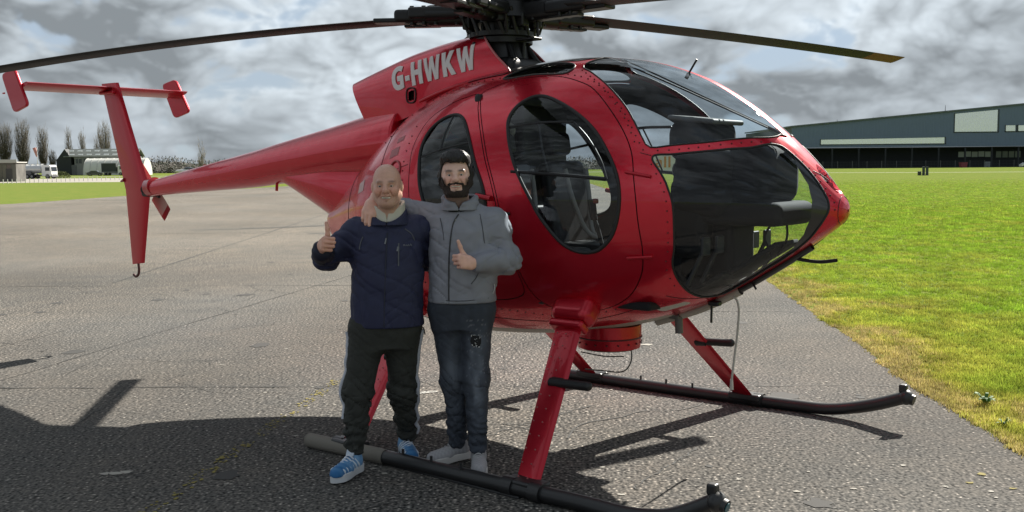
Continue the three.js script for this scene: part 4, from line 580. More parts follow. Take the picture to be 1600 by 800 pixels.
// head in its own frame: centre, y up, z out of the face; about 0.235 m from chin to crown
function headField(o) {
  const j = o.jaw, S = [ellip([0, 0.035, -0.012], [0.077, 0.092, 0.098]), ellip([0, -0.035, 0.014], [0.064 * j, 0.084, 0.074])];
  const chin = ellip([0, -0.096, 0.056], [0.030 * j, 0.022, 0.026]), brow = cone([-0.036, 0.024, 0.079], [0.036, 0.024, 0.079], 0.0125, 0.0125), bridge = cone([0, 0.020, 0.086], [0, -0.020, 0.107], 0.009, 0.0135), tip = ball([0, -0.022, 0.106], 0.0145);
  const ala = [ball([0.0135, -0.027, 0.096], 0.0105), ball([-0.0135, -0.027, 0.096], 0.0105)], cheeks = [ellip([0.042, -0.024, 0.063], [0.026, 0.024, 0.024]), ellip([-0.042, -0.024, 0.063], [0.026, 0.024, 0.024])];
  const jawL = [cone([0.058 * j, -0.055, 0.0], [0.026, -0.098, 0.045], 0.020, 0.018), cone([-0.058 * j, -0.055, 0.0], [-0.026, -0.098, 0.045], 0.020, 0.018)];
  const m = o.smile, lipU = union(0.004, cone([0.0, -0.0560, 0.0880], [0.031, -0.0555 + 0.006 * m, 0.0720], 0.0052, 0.0035), cone([0.0, -0.0560, 0.0880], [-0.031, -0.0555 + 0.006 * m, 0.0720], 0.0052, 0.0035)), lipU2 = cone([-0.008, -0.0545, 0.0885], [0.008, -0.0545, 0.0885], 0.0055, 0.0055), lipL = union(0.004, cone([0, -0.0735, 0.0850], [0.030, -0.0585 + 0.005 * m, 0.0725], 0.0062, 0.0035), cone([0, -0.0735, 0.0850], [-0.030, -0.0585 + 0.005 * m, 0.0725], 0.0062, 0.0035)), slit = (x, y, z) => ellip([0, -0.0640, 0.092], [0.024 + 0.006 * m, 0.0034 + 0.0022 * m, 0.026])(x, y - 6 * m * x * x, z), crease = [cone([0.021, -0.024, 0.092], [0.040, -0.060, 0.070], 0.0030, 0.0030), cone([-0.021, -0.024, 0.092], [-0.040, -0.060, 0.070], 0.0030, 0.0030)];
  const eyes = [ellip([0.032, 0.006, 0.096], [0.019, 0.0115, 0.018]), ellip([-0.032, 0.006, 0.096], [0.019, 0.0115, 0.018])], lids = [ellip([0.032, 0.006, 0.074], [0.0165, 0.0125, 0.0125]), ellip([-0.032, 0.006, 0.074], [0.0165, 0.0125, 0.0125])];
  const slots = [ellip([0.032, 0.0035, 0.088], [0.0140, o.open, 0.010]), ellip([-0.032, 0.0035, 0.088], [0.0140, o.open, 0.010])];
  const ears = [ellip([0.080, -0.004, -0.010], [0.010, 0.031, 0.019]), ellip([-0.080, -0.004, -0.010], [0.010, 0.031, 0.019])], neck = cone([0, -0.05, -0.022], [0, -0.165, -0.052], 0.056 * o.neck, 0.058 * o.neck);
  return (x, y, z) => {
    let d = smin(S[0](x, y, z), S[1](x, y, z), 0.04); d = smin(d, chin(x, y, z), 0.03); for (const c of jawL) d = smin(d, c(x, y, z), 0.03); for (const c of cheeks) d = smin(d, c(x, y, z), 0.025);
    d = smin(d, brow(x, y, z), 0.018); for (const e of eyes) d = smax(d, -e(x, y, z), 0.010); for (const e of lids) d = smin(d, e(x, y, z), 0.005); for (const e of slots) d = smax(d, -e(x, y, z), 0.003);
    d = smin(d, bridge(x, y, z), 0.014); d = smin(d, tip(x, y, z), 0.008); for (const e of ala) d = smin(d, e(x, y, z), 0.007);
    d = smin(d, lipU(x, y, z), 0.009); d = smin(d, lipU2(x, y, z), 0.006); d = smin(d, lipL(x, y, z), 0.009); d = smax(d, -slit(x, y, z), 0.003); for (const c of crease) d = smax(d, -c(x, y, z), 0.009);
    for (const e of ears) d = smin(d, e(x, y, z), 0.010); return smin(d, neck(x, y, z), 0.03);
  };
}
// hand: fingers from bones; frame a = towards the knuckles, b = towards the thumb, c = out of the palm
function handField(W, a, b, c, pose, s = 1) {
  const P = (u, v, w) => [0, 1, 2].map((k) => W[k] + s * (a[k] * u + b[k] * v + c[k] * w)), parts = [cone(P(-0.05, 0, 0), P(0.01, 0, 0), 0.027 * s, 0.027 * s), cone(P(0.02, 0.022, 0), P(0.076, 0.028, 0), 0.0165 * s, 0.0145 * s), cone(P(0.02, 0.004, 0), P(0.080, 0.010, 0), 0.0165 * s, 0.0145 * s), cone(P(0.018, -0.012, 0), P(0.076, -0.010, 0), 0.0165 * s, 0.014 * s), cone(P(0.016, -0.022, 0), P(0.068, -0.028, 0), 0.015 * s, 0.0125 * s)];
  const F = [], pts = [W, P(0.1, 0, 0)], base = [[0.083, 0.029], [0.088, 0.0095], [0.084, -0.0105], [0.074, -0.029]], len = [[0.043, 0.026, 0.020], [0.047, 0.029, 0.021], [0.044, 0.027, 0.020], [0.035, 0.021, 0.018]];
  base.forEach(([u, v], i) => { let ang = 0, pu = u, pw = 0; const chain = []; for (let q = 0; q < 3; q++) { ang += pose.curl[i][q]; const nu = pu + Math.cos(ang) * len[i][q], nw = pw + Math.sin(ang) * len[i][q], dv = (pose.spread?.[i] ?? 0) * (q + 1); chain.push(cone(P(pu, v + dv - (pose.spread?.[i] ?? 0), pw), P(nu, v + dv, nw), (0.0098 - q * 0.0011) * s, (0.0090 - q * 0.0011) * s)); pu = nu; pw = nw; pts.push(P(nu, v, nw)); } F.push(union(0.004 * s, ...chain)); });
  const T = pose.thumb.map((q) => P(...q)), thumb = union(0.008 * s, ...T.slice(1).map((q, i) => cone(T[i], q, [0.0165, 0.0125, 0.0108][i] * s, [0.0125, 0.0108, 0.0090][i] * s))); pts.push(...T);
  const palm = union(0.018 * s, ...parts);
  return { f: (x, y, z) => { let d = smin(palm(x, y, z), thumb(x, y, z), 0.010 * s); for (const g of F) d = smin(d, g(x, y, z), 0.0035 * s); return d; }, pts };
}
const unit = (v) => { const L = Math.hypot(...v); return v.map((x) => x / L); }, cross = (a, b) => [a[1] * b[2] - a[2] * b[1], a[2] * b[0] - a[0] * b[2], a[0] * b[1] - a[1] * b[0]];
function shoe(parent, name, H, T, c, withAir) {   // H heel and T toe on the ground, in the person's frame
  const dir = unit([T[0] - H[0], 0, T[2] - H[2]]), L = Math.hypot(T[0] - H[0], T[2] - H[2]), k = L / 0.29;
  const wrap = new THREE.Group(); wrap.name = name; wrap.position.set(H[0], Math.max(0, H[1]), H[2]); wrap.rotation.y = Math.atan2(dir[0], dir[2]); if (c.pitch) wrap.rotation.set(c.pitch, wrap.rotation.y, 0, 'YXZ'); parent.add(wrap);
  const upper = union(0.03, cone([0, 0.058, 0.045], [0, 0.050, 0.235], 0.036, 0.030), cone([0, 0.075, 0.05], [0, 0.048, 0.24], 0.034, 0.026), cone([0, 0.06, 0.04], [0, 0.105, 0.045], 0.036, 0.038), cone([0.012, 0.045, 0.15], [0.008, 0.040, 0.25], 0.036, 0.030));
  const foot = (x, y, z) => { let d = upper(x / k, y / k, z / k) * k; d = smax(d, 0.034 * k - y, 0.006); return smax(d, ball([0, 0.150 * k, 0.04 * k], 0.038 * k)(x, y, z) * -1, 0.01); };
  const body = nets(foot, [-0.07 * k, 0, -0.03 * k], [0.08 * k, 0.16 * k, 0.31 * k], 0.005);
  obj('shoe_upper', paint(body, (x, y, z) => c.upper(x / k, y / k, z / k)), M(1, 1, 1, 0.7, { vertexColors: true }), wrap);
  const out = new THREE.Shape(curve2([[0, -0.262], [0.040, -0.225], [0.047, -0.17], [0.036, -0.09], [0.037, -0.02], [0.02, 0.006], [-0.02, 0.006], [-0.035, -0.02], [-0.030, -0.09], [-0.036, -0.17], [-0.028, -0.235]].map(([a, b]) => [a * k * 1.04, b * k * 1.06])).map(([a, b]) => new THREE.Vector2(a, b)));
  const sole = new THREE.ExtrudeGeometry(out, { depth: 0.036 * k, bevelEnabled: true, bevelSize: 0.004, bevelThickness: 0.004, bevelSegments: 2 }).rotateX(-Math.PI / 2).translate(0, 0.005, 0.0);
  obj('sole', sole, M(...c.sole, 0.6), wrap);
  const laces = []; for (let i = 0; i < 6; i++) { const z = (0.105 + i * 0.021) * k, y = (0.112 - i * 0.0075) * k; laces.push(tube([[-0.030 * k, y - 0.016 * k, z], [0, y + 0.004, z + 0.005], [0.030 * k, y - 0.016 * k, z]], 0.0045, 8, 5)); }
  obj('laces', laces, M(...c.lace, 0.7), wrap); obj('tongue', rbox(0.05 * k, 0.05 * k, 0.014, 0.006).rotateX(-0.5).translate(0, 0.128 * k, 0.088 * k), M(...c.tongue, 0.7), wrap);
  if (withAir) { const st = []; for (let i = 0; i < 6; i++) for (const q of [-1, 1]) st.push(tube([[q * 0.041 * k, 0.040 * k, (0.06 + i * 0.032) * k], [q * 0.042 * k, 0.062 * k, (0.072 + i * 0.030) * k], [q * 0.026 * k, 0.096 * k - i * 0.005 * k, (0.092 + i * 0.027) * k]], 0.0065, 8, 5)); obj('stripes', st, M(0.62, 0.70, 0.78, 0.6), wrap);
    obj('heel_window', [rbox(0.082 * k, 0.010, 0.05 * k, 0.004, 0, 0.024 * k, 0.04 * k)], M(0.03, 0.05, 0.07, 0.4), wrap); }
  return wrap;
}
function person(spec) {
  const g = thing('person', spec.label, 'person', spec.at, 0), O = spec.at, Q = Object.fromEntries(Object.entries(spec.joints).map(([k, v]) => [k, v.map((x, i) => x - O[i])])), Y = (y) => y - O[1];
  const hs = spec.headScale, hw = spec.headWide, hc = Q.head, hy = spec.headYaw, ch = Math.cos(hy), sh = Math.sin(hy), tilt = spec.headTilt ?? 0, ct = Math.cos(tilt), st = Math.sin(tilt), nod = spec.nod ?? 0, cn = Math.cos(nod), sn = Math.sin(nod);
  const toHead = (x, y, z) => { let X = (x - hc[0]) / hs / hw, Yh = (y - hc[1]) / hs, Z = (z - hc[2]) / hs; [X, Z] = [ch * X - sh * Z, sh * X + ch * Z]; [X, Yh] = [ct * X + st * Yh, -st * X + ct * Yh]; [Yh, Z] = [cn * Yh + sn * Z, -sn * Yh + cn * Z]; return [X, Yh, Z]; };
  const fromHead = (X, Yh, Z) => { X *= hw; [Yh, Z] = [cn * Yh - sn * Z, sn * Yh + cn * Z]; [X, Yh] = [ct * X - st * Yh, st * X + ct * Yh]; [X, Z] = [ch * X + sh * Z, -sh * X + ch * Z]; return [hc[0] + X * hs, hc[1] + Yh * hs, hc[2] + Z * hs]; };
  const hf = headField(spec.face), headF = (x, y, z) => hf(...toHead(x, y, z)) * hs;
  const torsoS = spec.torso.map(([y, cx, cz, a, b]) => [Y(y), cx - O[0], cz - O[2], a, b]).sort((a, b) => a[0] - b[0]), torso = slices(torsoS, spec.yaw);
  // body under the clothes: one surface of torso, limbs and neck, the head and hands on finer grids of their own
  const thin = slices(torsoS.map(([y, cx, cz, a, b]) => [y, cx, cz, a - 0.03, b - 0.03]), spec.yaw);
  const bodyF = union(0.05, thin, cone(Q.shR, Q.elR, 0.044, 0.036), cone(Q.elR, Q.wrR, 0.036, 0.026), cone(Q.shL, Q.elL, 0.044, 0.036), cone(Q.elL, Q.wrL, 0.036, 0.026), cone(Q.hipR, Q.knR, 0.075, 0.045), cone(Q.knR, Q.anR, 0.045, 0.032), cone(Q.hipL, Q.knL, 0.075, 0.045), cone(Q.knL, Q.anL, 0.045, 0.032), cone([Q.neck[0], Q.neck[1] - 0.02, Q.neck[2] - 0.03], fromHead(0, -0.08, -0.025), 0.045, 0.05));
  const all = Object.values(Q), [lo, hi] = boundsOf(all, 0.16), geos = [paint(nets(bodyF, lo, hi, 0.014), () => spec.skin)];
  const [l2, h2] = boundsOf([fromHead(0, -0.19, -0.04), fromHead(0, 0, 0)], 0.155);
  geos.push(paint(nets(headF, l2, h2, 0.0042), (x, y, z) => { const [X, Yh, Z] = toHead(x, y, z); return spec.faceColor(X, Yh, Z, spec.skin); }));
  for (const h of spec.hands) { const hand = handField(h.wrist.map((v, i) => v - O[i]), ...h.frame, h.pose, h.scale), [a, b] = boundsOf(hand.pts, 0.05); geos.push(paint(nets(hand.f, a, b, 0.0034), (x, y, z) => { const q = 1 + 0.08 * n3(x * 60, y * 60, z * 60); return [spec.skin[0] * 1.05 * q, spec.skin[1] * 0.96 * q, spec.skin[2] * 0.94 * q]; })); }
  obj('body', geos, M(1, 1, 1, 0.42, { vertexColors: true }), g);
  const eye = (X) => { const c = fromHead(X, 0.0045, 0.0745), w = new THREE.SphereGeometry(0.0112 * hs, 14, 10).translate(...c); return w; };
  for (const X of [0.032, -0.032]) { const e = obj('eye', eye(X), M(0.55, 0.53, 0.50, 0.25), g); obj('iris', new THREE.SphereGeometry(0.0062 * hs, 12, 8).translate(...fromHead(X * 0.985, 0.0036, 0.0808)), M(0.02, 0.014, 0.010, 0.2), e); }
  obj('teeth', rbox(0.050 * hs, 0.011 * hs, 0.012 * hs, 0.003).rotateY(hy).translate(...fromHead(0, -0.0625, 0.0775)), M(0.62, 0.58, 0.50, 0.35), g);
  // trousers
  const legR = union(0.05, cone(Q.hipR, Q.knR, ...spec.leg[0]), cone(Q.knR, Q.anR, ...spec.leg[1])), legL = union(0.05, cone(Q.hipL, Q.knL, ...spec.leg[0]), cone(Q.knL, Q.anL, ...spec.leg[1])), pelvis = slices(spec.pelvis.map(([y, cx, cz, a, b]) => [Y(y), cx - O[0], cz - O[2], a, b]), spec.yaw);
  const legBase = (x, y, z) => smin(smin(legR(x, y, z), legL(x, y, z), 0.018), pelvis(x, y, z), 0.06);
  const cuffs = spec.cuff, trF = (x, y, z) => { const low = sstep(Q.knR[1] + 0.08, Q.anR[1], y), knee = Math.exp(-(((y - Q.knR[1]) / 0.10) ** 2)), amp = spec.wrinkle * (0.35 + 1.3 * low + 0.7 * knee); const d = legBase(x, y, z) + folds(x, y, z, 13, amp * 0.011) + 0.0045 * amp * Math.sin(y * 95 + 7 * n3(x * 9, y * 6, z * 9)) * (low * 0.8 + 0.2 * knee); return d; };
  const [tl, th] = boundsOf([Q.hipR, Q.hipL, Q.knR, Q.knL, Q.anR, Q.anL, ...spec.pelvis.map((p) => [p[1] - O[0], Y(p[0]), p[2] - O[2]])], 0.2);
  const tr = obj('trousers', paint(nets(trF, tl, th, 0.0085), (x, y, z) => spec.trouserColor(x + O[0], y + O[1], z + O[2])), M(1, 1, 1, 0.85, { vertexColors: true }), g);
  // jacket with sleeves
  const W = spec.jacket, arms = [[Q.shR, Q.elR, Q.cuffR ?? Q.wrR], [Q.shL, Q.elL, Q.cuffL ?? Q.wrL]].map(([a, b, c]) => union(0.045, cone(a, b, W.arm[0], W.arm[1]), cone(b, c, W.arm[1], W.arm[2])));
  const coll = spec.collar ? spec.collar(O) : null;
  const jf = (x, y, z) => { let d = smin(torso(x, y, z), arms[0](x, y, z), 0.05); d = smin(d, arms[1](x, y, z), 0.05); if (coll) d = smin(d, coll(x, y, z), 0.02);
    const hem = Math.exp(-(((y - Y(W.hem)) / 0.06) ** 2)), el = Math.exp(-((Math.hypot(x - Q.elL[0], y - Q.elL[1], z - Q.elL[2]) / 0.14) ** 2)) + Math.exp(-((Math.hypot(x - Q.elR[0], y - Q.elR[1], z - Q.elR[2]) / 0.14) ** 2)) + 0.6 * Math.exp(-((Math.hypot(x - Q.shL[0], y - Q.shL[1] + 0.1, z - Q.shL[2]) / 0.12) ** 2)) + 0.6 * Math.exp(-((Math.hypot(x - Q.shR[0], y - Q.shR[1] + 0.1, z - Q.shR[2]) / 0.12) ** 2));
    d += folds(x, y, z, 8, W.fold * (0.006 + 0.004 * Math.min(1, el))) + W.fold * 0.003 * Math.min(1, el) * Math.sin(70 * (y + 0.5 * x) + 5 * n3(x * 8, y * 8, z * 8)) - 0.004 * hem; d = smax(d, Y(W.hem) - y, 0.008);
    const cutNeck = W.neckCut ? W.neckCut(x + O[0], y + O[1], z + O[2]) : -1; return smax(d, cutNeck, 0.006); };
  const [jl, jh] = boundsOf([...torsoS.map((s) => [s[1] - s[3], s[0], s[2]]), ...torsoS.map((s) => [s[1] + s[3], s[0], s[2]]), Q.shR, Q.elR, Q.wrR, Q.shL, Q.elL, Q.wrL, Q.neck], 0.18);
  const jk = obj('jacket', paint(nets(jf, jl, jh, 0.0085), (x, y, z) => W.color(x + O[0], y + O[1], z + O[2])), M(1, 1, 1, W.rough, { vertexColors: true }), g);
  // point on the jacket front nearest the viewer at (x, y) in world metres
  const front = (x, y, off = 0.002) => { let z = 0.5; x -= O[0]; y -= O[1]; for (let i = 0; i < 80; i++) { const d = jf(x, y, z); if (d < 0.0006) break; z -= Math.max(0.0006, d * 0.7); } return [x, y, z + off]; };
  const legFront = (x, y, off = 0.002) => { let z = 0.5; x -= O[0]; y -= O[1]; for (let i = 0; i < 80; i++) { const d = trF(x, y, z); if (d < 0.0006) break; z -= Math.max(0.0006, d * 0.7); if (z < -0.5) return null; } return [x, y, z + off]; };
  return { g, jk, tr, Q, O, front, legFront, headF, hf, toHead, fromHead, trF, hs };
}
// stand-up collar: a shell round the neck from y0, higher at the back than at the front, with an opening at the front
function collarShell([cx, cz], R0, R1, th, y0, yBack, yFront, gap, crease) {
  const f = (x, y, z) => { const dx = x - cx, dz = z - cz, a = Math.atan2(dx, dz), c = 0.5 + 0.5 * Math.cos(a), t = clamp((y - y0) / (yBack - y0), 0, 1), R = mix(R0, R1, t) + crease * 0.35 * n3(x * 26, y * 34, z * 26), d = Math.abs(Math.hypot(dx, dz * 1.04) - R) - th, top = mix(yBack, yFront, c * c * c); let g = smax(d, y - top, 0.006); g = smax(g, y0 - y, 0.006); return smax(g, gap * sstep(y0, yFront + 0.02, y) * R - Math.abs(a) * R + (c < 0.5 ? -1 : 0), 0.006); };
  return nets(f, [cx - 0.14, y0 - 0.02, cz - 0.14], [cx + 0.14, yBack + 0.02, cz + 0.14], 0.0045);
}
const FIST = { curl: [[1.45, 1.65, 1.0], [1.5, 1.7, 1.0], [1.5, 1.7, 1.05], [1.5, 1.7, 1.1]], thumb: [[0.022, 0.018, 0.012], [0.045, 0.050, 0.018], [0.048, 0.083, 0.014], [0.046, 0.112, 0.006]] };
const skinTint = (X, Y, Z, s, o) => {
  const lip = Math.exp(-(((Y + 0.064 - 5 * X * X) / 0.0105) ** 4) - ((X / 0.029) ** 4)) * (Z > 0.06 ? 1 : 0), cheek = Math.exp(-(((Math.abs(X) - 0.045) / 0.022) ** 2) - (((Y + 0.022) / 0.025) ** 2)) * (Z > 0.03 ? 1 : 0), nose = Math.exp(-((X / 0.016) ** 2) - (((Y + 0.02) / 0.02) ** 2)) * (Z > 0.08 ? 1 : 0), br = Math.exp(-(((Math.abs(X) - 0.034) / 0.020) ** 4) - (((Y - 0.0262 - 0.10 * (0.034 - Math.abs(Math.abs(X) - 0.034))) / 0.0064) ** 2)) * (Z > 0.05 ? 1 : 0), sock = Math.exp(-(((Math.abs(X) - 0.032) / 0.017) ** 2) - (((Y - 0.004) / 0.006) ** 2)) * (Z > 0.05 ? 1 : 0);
  const n = 1 + 0.07 * n3(X * 140, Y * 140, Z * 140), st = o.stubble ? o.stubble(X, Y, Z) : 0; let c = [s[0] * n, s[1] * n, s[2] * n];
  c = [mix(c[0], s[0] * 1.08, cheek * 0.6), mix(c[1], s[1] * 0.80, cheek * 0.6 + nose * 0.4), mix(c[2], s[2] * 0.78, cheek * 0.6 + nose * 0.4)];
  c = [mix(c[0], s[0] * 0.75, lip * 0.8), mix(c[1], s[1] * 0.48, lip * 0.8), mix(c[2], s[2] * 0.50, lip * 0.8)];
  const lashShade = sock * 0.62; c = c.map((v, k) => mix(v, s[k] * 0.45, lashShade)); c = c.map((v, k) => mix(v, o.brow[k], br * o.browAmt)); return c.map((v, k) => mix(v, o.hair[k], st));  // dark eye line: lashes plus eye-socket shade painted into the skin
};
// man on the left: bald, navy jacket, dark joggers with white side stripes, blue trainers
{
  const J = { head: [-0.677, 1.598, -5.48], neck: [-0.680, 1.44, -5.56], shR: [-0.850, 1.350, -5.57], elR: [-1.035, 1.205, -5.60], wrR: [-1.020, 1.262, -5.38], shL: [-0.528, 1.352, -5.60], elL: [-0.490, 1.185, -5.75], wrL: [-0.292, 1.198, -5.86], hipR: [-0.805, 0.79, -5.56], knR: [-0.868, 0.455, -5.52], anR: [-0.880, 0.165, -5.46], hipL: [-0.630, 0.79, -5.60], knL: [-0.632, 0.430, -5.66], anL: [-0.628, 0.145, -5.80], cuffR: [-1.028, 1.250, -5.415] };
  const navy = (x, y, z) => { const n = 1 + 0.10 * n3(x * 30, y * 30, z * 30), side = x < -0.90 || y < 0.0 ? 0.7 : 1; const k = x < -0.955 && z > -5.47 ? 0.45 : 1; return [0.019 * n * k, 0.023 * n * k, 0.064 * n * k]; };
  const P = person({
    label: 'bald smiling man in a navy zip jacket and dark joggers giving a thumbs up', at: [-0.75, 0, -5.58], joints: J, yaw: 0.10, headScale: 0.94, headWide: 1.04, headYaw: 0.02, headTilt: 0.02, nod: 0.02, skin: [0.64, 0.375, 0.285], face: { jaw: 1.06, neck: 1.08, smile: 1.2, open: 0.0036 },
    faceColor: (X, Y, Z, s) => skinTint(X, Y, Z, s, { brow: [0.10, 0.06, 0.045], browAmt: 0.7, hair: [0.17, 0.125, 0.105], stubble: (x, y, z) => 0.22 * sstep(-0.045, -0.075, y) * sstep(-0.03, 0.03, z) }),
    torso: [[1.44, -0.683, -5.585, 0.085, 0.075], [1.405, -0.683, -5.585, 0.145, 0.095], [1.35, -0.685, -5.58, 0.190, 0.115], [1.25, -0.688, -5.57, 0.200, 0.135], [1.08, -0.692, -5.57, 0.199, 0.145], [0.92, -0.700, -5.575, 0.203, 0.145], [0.80, -0.706, -5.58, 0.204, 0.138]],
    pelvis: [[0.70, -0.712, -5.585, 0.155, 0.115], [0.80, -0.712, -5.585, 0.192, 0.128], [0.90, -0.706, -5.58, 0.19, 0.13]], leg: [[0.104, 0.078], [0.080, 0.058]], wrinkle: 1.15, cuff: 0.15,
    trouserColor: (x, y, z) => { const n = 1 + 0.12 * n3(x * 24, y * 24, z * 24); return [0.029 * n, 0.031 * n, 0.027 * n]; },
    jacket: { arm: [0.084, 0.070, 0.058], hem: 0.818, fold: 1.25, rough: 0.72, color: navy, neckCut: (x, y, z) => Math.min(0.064 - Math.hypot(x + 0.680, (z + 5.55) * 1.05), y - 1.425) },
    hands: [{ wrist: [-1.020, 1.285, -5.385], frame: [unit([0.32, 0.16, 0.9]), unit([0.06, 0.98, -0.16]), unit([0.92, -0.10, -0.36])], pose: FIST, scale: 1.04 }],
  });
  const { g, jk, tr, Q, O, front, legFront } = P, zip = M(0.10, 0.11, 0.13, 0.5), pale = M(0.60, 0.58, 0.50, 0.7);
  const navyM = M(0.019, 0.023, 0.064, 0.72), C0 = [-0.680 - O[0], -5.560 - O[2]];
  obj('collar', collarShell(C0, 0.086, 0.082, 0.009, 1.40, 1.520, 1.462, 0.10, 0.010), pale, jk); obj('collar_lining', collarShell(C0, 0.074, 0.068, 0.005, 1.40, 1.505, 1.438, 0.06, 0.006), M(0.14, 0.15, 0.12, 0.85), jk); obj('jacket_neck', collarShell(C0, 0.112, 0.090, 0.011, 1.385, 1.478, 1.405, 0.10, 0.012), navyM, jk);
  const on = (pts, r, off = 0.001) => tube(pts.map(([x, y]) => front(x, y, off)), r, 24, 6);
  obj('front_zip', on([[-0.679, 1.345], [-0.683, 1.25], [-0.690, 1.10], [-0.698, 0.95], [-0.703, 0.83]], 0.003), M(0.020, 0.024, 0.045, 0.6), jk);
  obj('zip_puller', on([[-0.684, 1.315], [-0.690, 1.285]], 0.0045), M(0.20, 0.21, 0.23, 0.5), jk);
  obj('pocket_zip', on([[-0.616, 1.288], [-0.617, 1.23], [-0.618, 1.165]], 0.0042), zip, jk); obj('pocket_puller', on([[-0.619, 1.27], [-0.624, 1.245]], 0.006), M(0.18, 0.19, 0.21, 0.5), jk);
  obj('shoulder_piping', [on([[-0.812, 1.325], [-0.826, 1.29], [-0.832, 1.255]], 0.0035), on([[-0.585, 1.365], [-0.548, 1.335], [-0.535, 1.30]], 0.0035)], M(0.085, 0.09, 0.115, 0.6), jk);
  obj('chest_logo', [[-0.592, 0.010], [-0.580, 0.007], [-0.569, 0.008], [-0.558, 0.010]].map(([x, h]) => on([[x, 1.272], [x + 0.004, 1.272 + h], [x + 0.008, 1.272]], 0.0018, 0.0025)), M(0.16, 0.17, 0.20, 0.6), jk);
  // white stripes down the outside of both legs
  const stripe = (hip, kn, an, s) => { const L = []; for (let i = 0; i <= 16; i++) { const t = i / 16, p = t < 0.5 ? [0, 1, 2].map((k) => mix(hip[k], kn[k], t * 2)) : [0, 1, 2].map((k) => mix(kn[k], an[k], t * 2 - 1)); let x = p[0] + s * 0.17; for (let q = 0; q < 60 && P.trF(x, p[1], p[2] + 0.012) > 0.001; q++) x -= s * 0.002; L.push([x + s * 0.001, p[1], p[2] + 0.012]); } return L; };
  const strip = (L) => { const g2 = tube(L, 0.012, 50, 8); return g2; };
  obj('side_stripe', strip(stripe(Q.hipR, Q.knR, Q.anR, -1).slice(0, 13)), M(0.50, 0.52, 0.58, 0.8), tr); obj('side_stripe', strip(stripe(Q.hipL, Q.knL, Q.anL, 1)), M(0.50, 0.52, 0.58, 0.8), tr);
  obj('pocket_cord', [tube([[-0.872 - O[0], 0.80, 0.03], [-0.885 - O[0], 0.775, 0.04], [-0.890 - O[0], 0.745, 0.04]], 0.004, 10, 5), tube([[-0.50 - O[0], 0.81, 0.03], [-0.492 - O[0], 0.79, 0.04], [-0.489 - O[0], 0.77, 0.04]], 0.004, 10, 5)], M(0.02, 0.02, 0.02, 0.6), tr);
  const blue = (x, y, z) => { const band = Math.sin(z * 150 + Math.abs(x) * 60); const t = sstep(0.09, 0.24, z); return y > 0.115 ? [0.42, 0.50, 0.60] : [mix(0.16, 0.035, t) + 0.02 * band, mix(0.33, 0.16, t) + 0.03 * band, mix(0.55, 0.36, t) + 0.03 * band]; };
  const C = { upper: blue, sole: [0.62, 0.64, 0.66], lace: [0.66, 0.70, 0.76], tongue: [0.50, 0.57, 0.66] };
  const D = (x, y, z) => [x - O[0], y, z - O[2]];
  shoe(g, 'right_shoe', D(-0.868, 0.012, -5.505), D(-0.975, 0, -5.245), C, true); shoe(g, 'left_shoe', D(-0.655, 0.0, -5.87), D(-0.575, 0, -5.605), C, true);
}
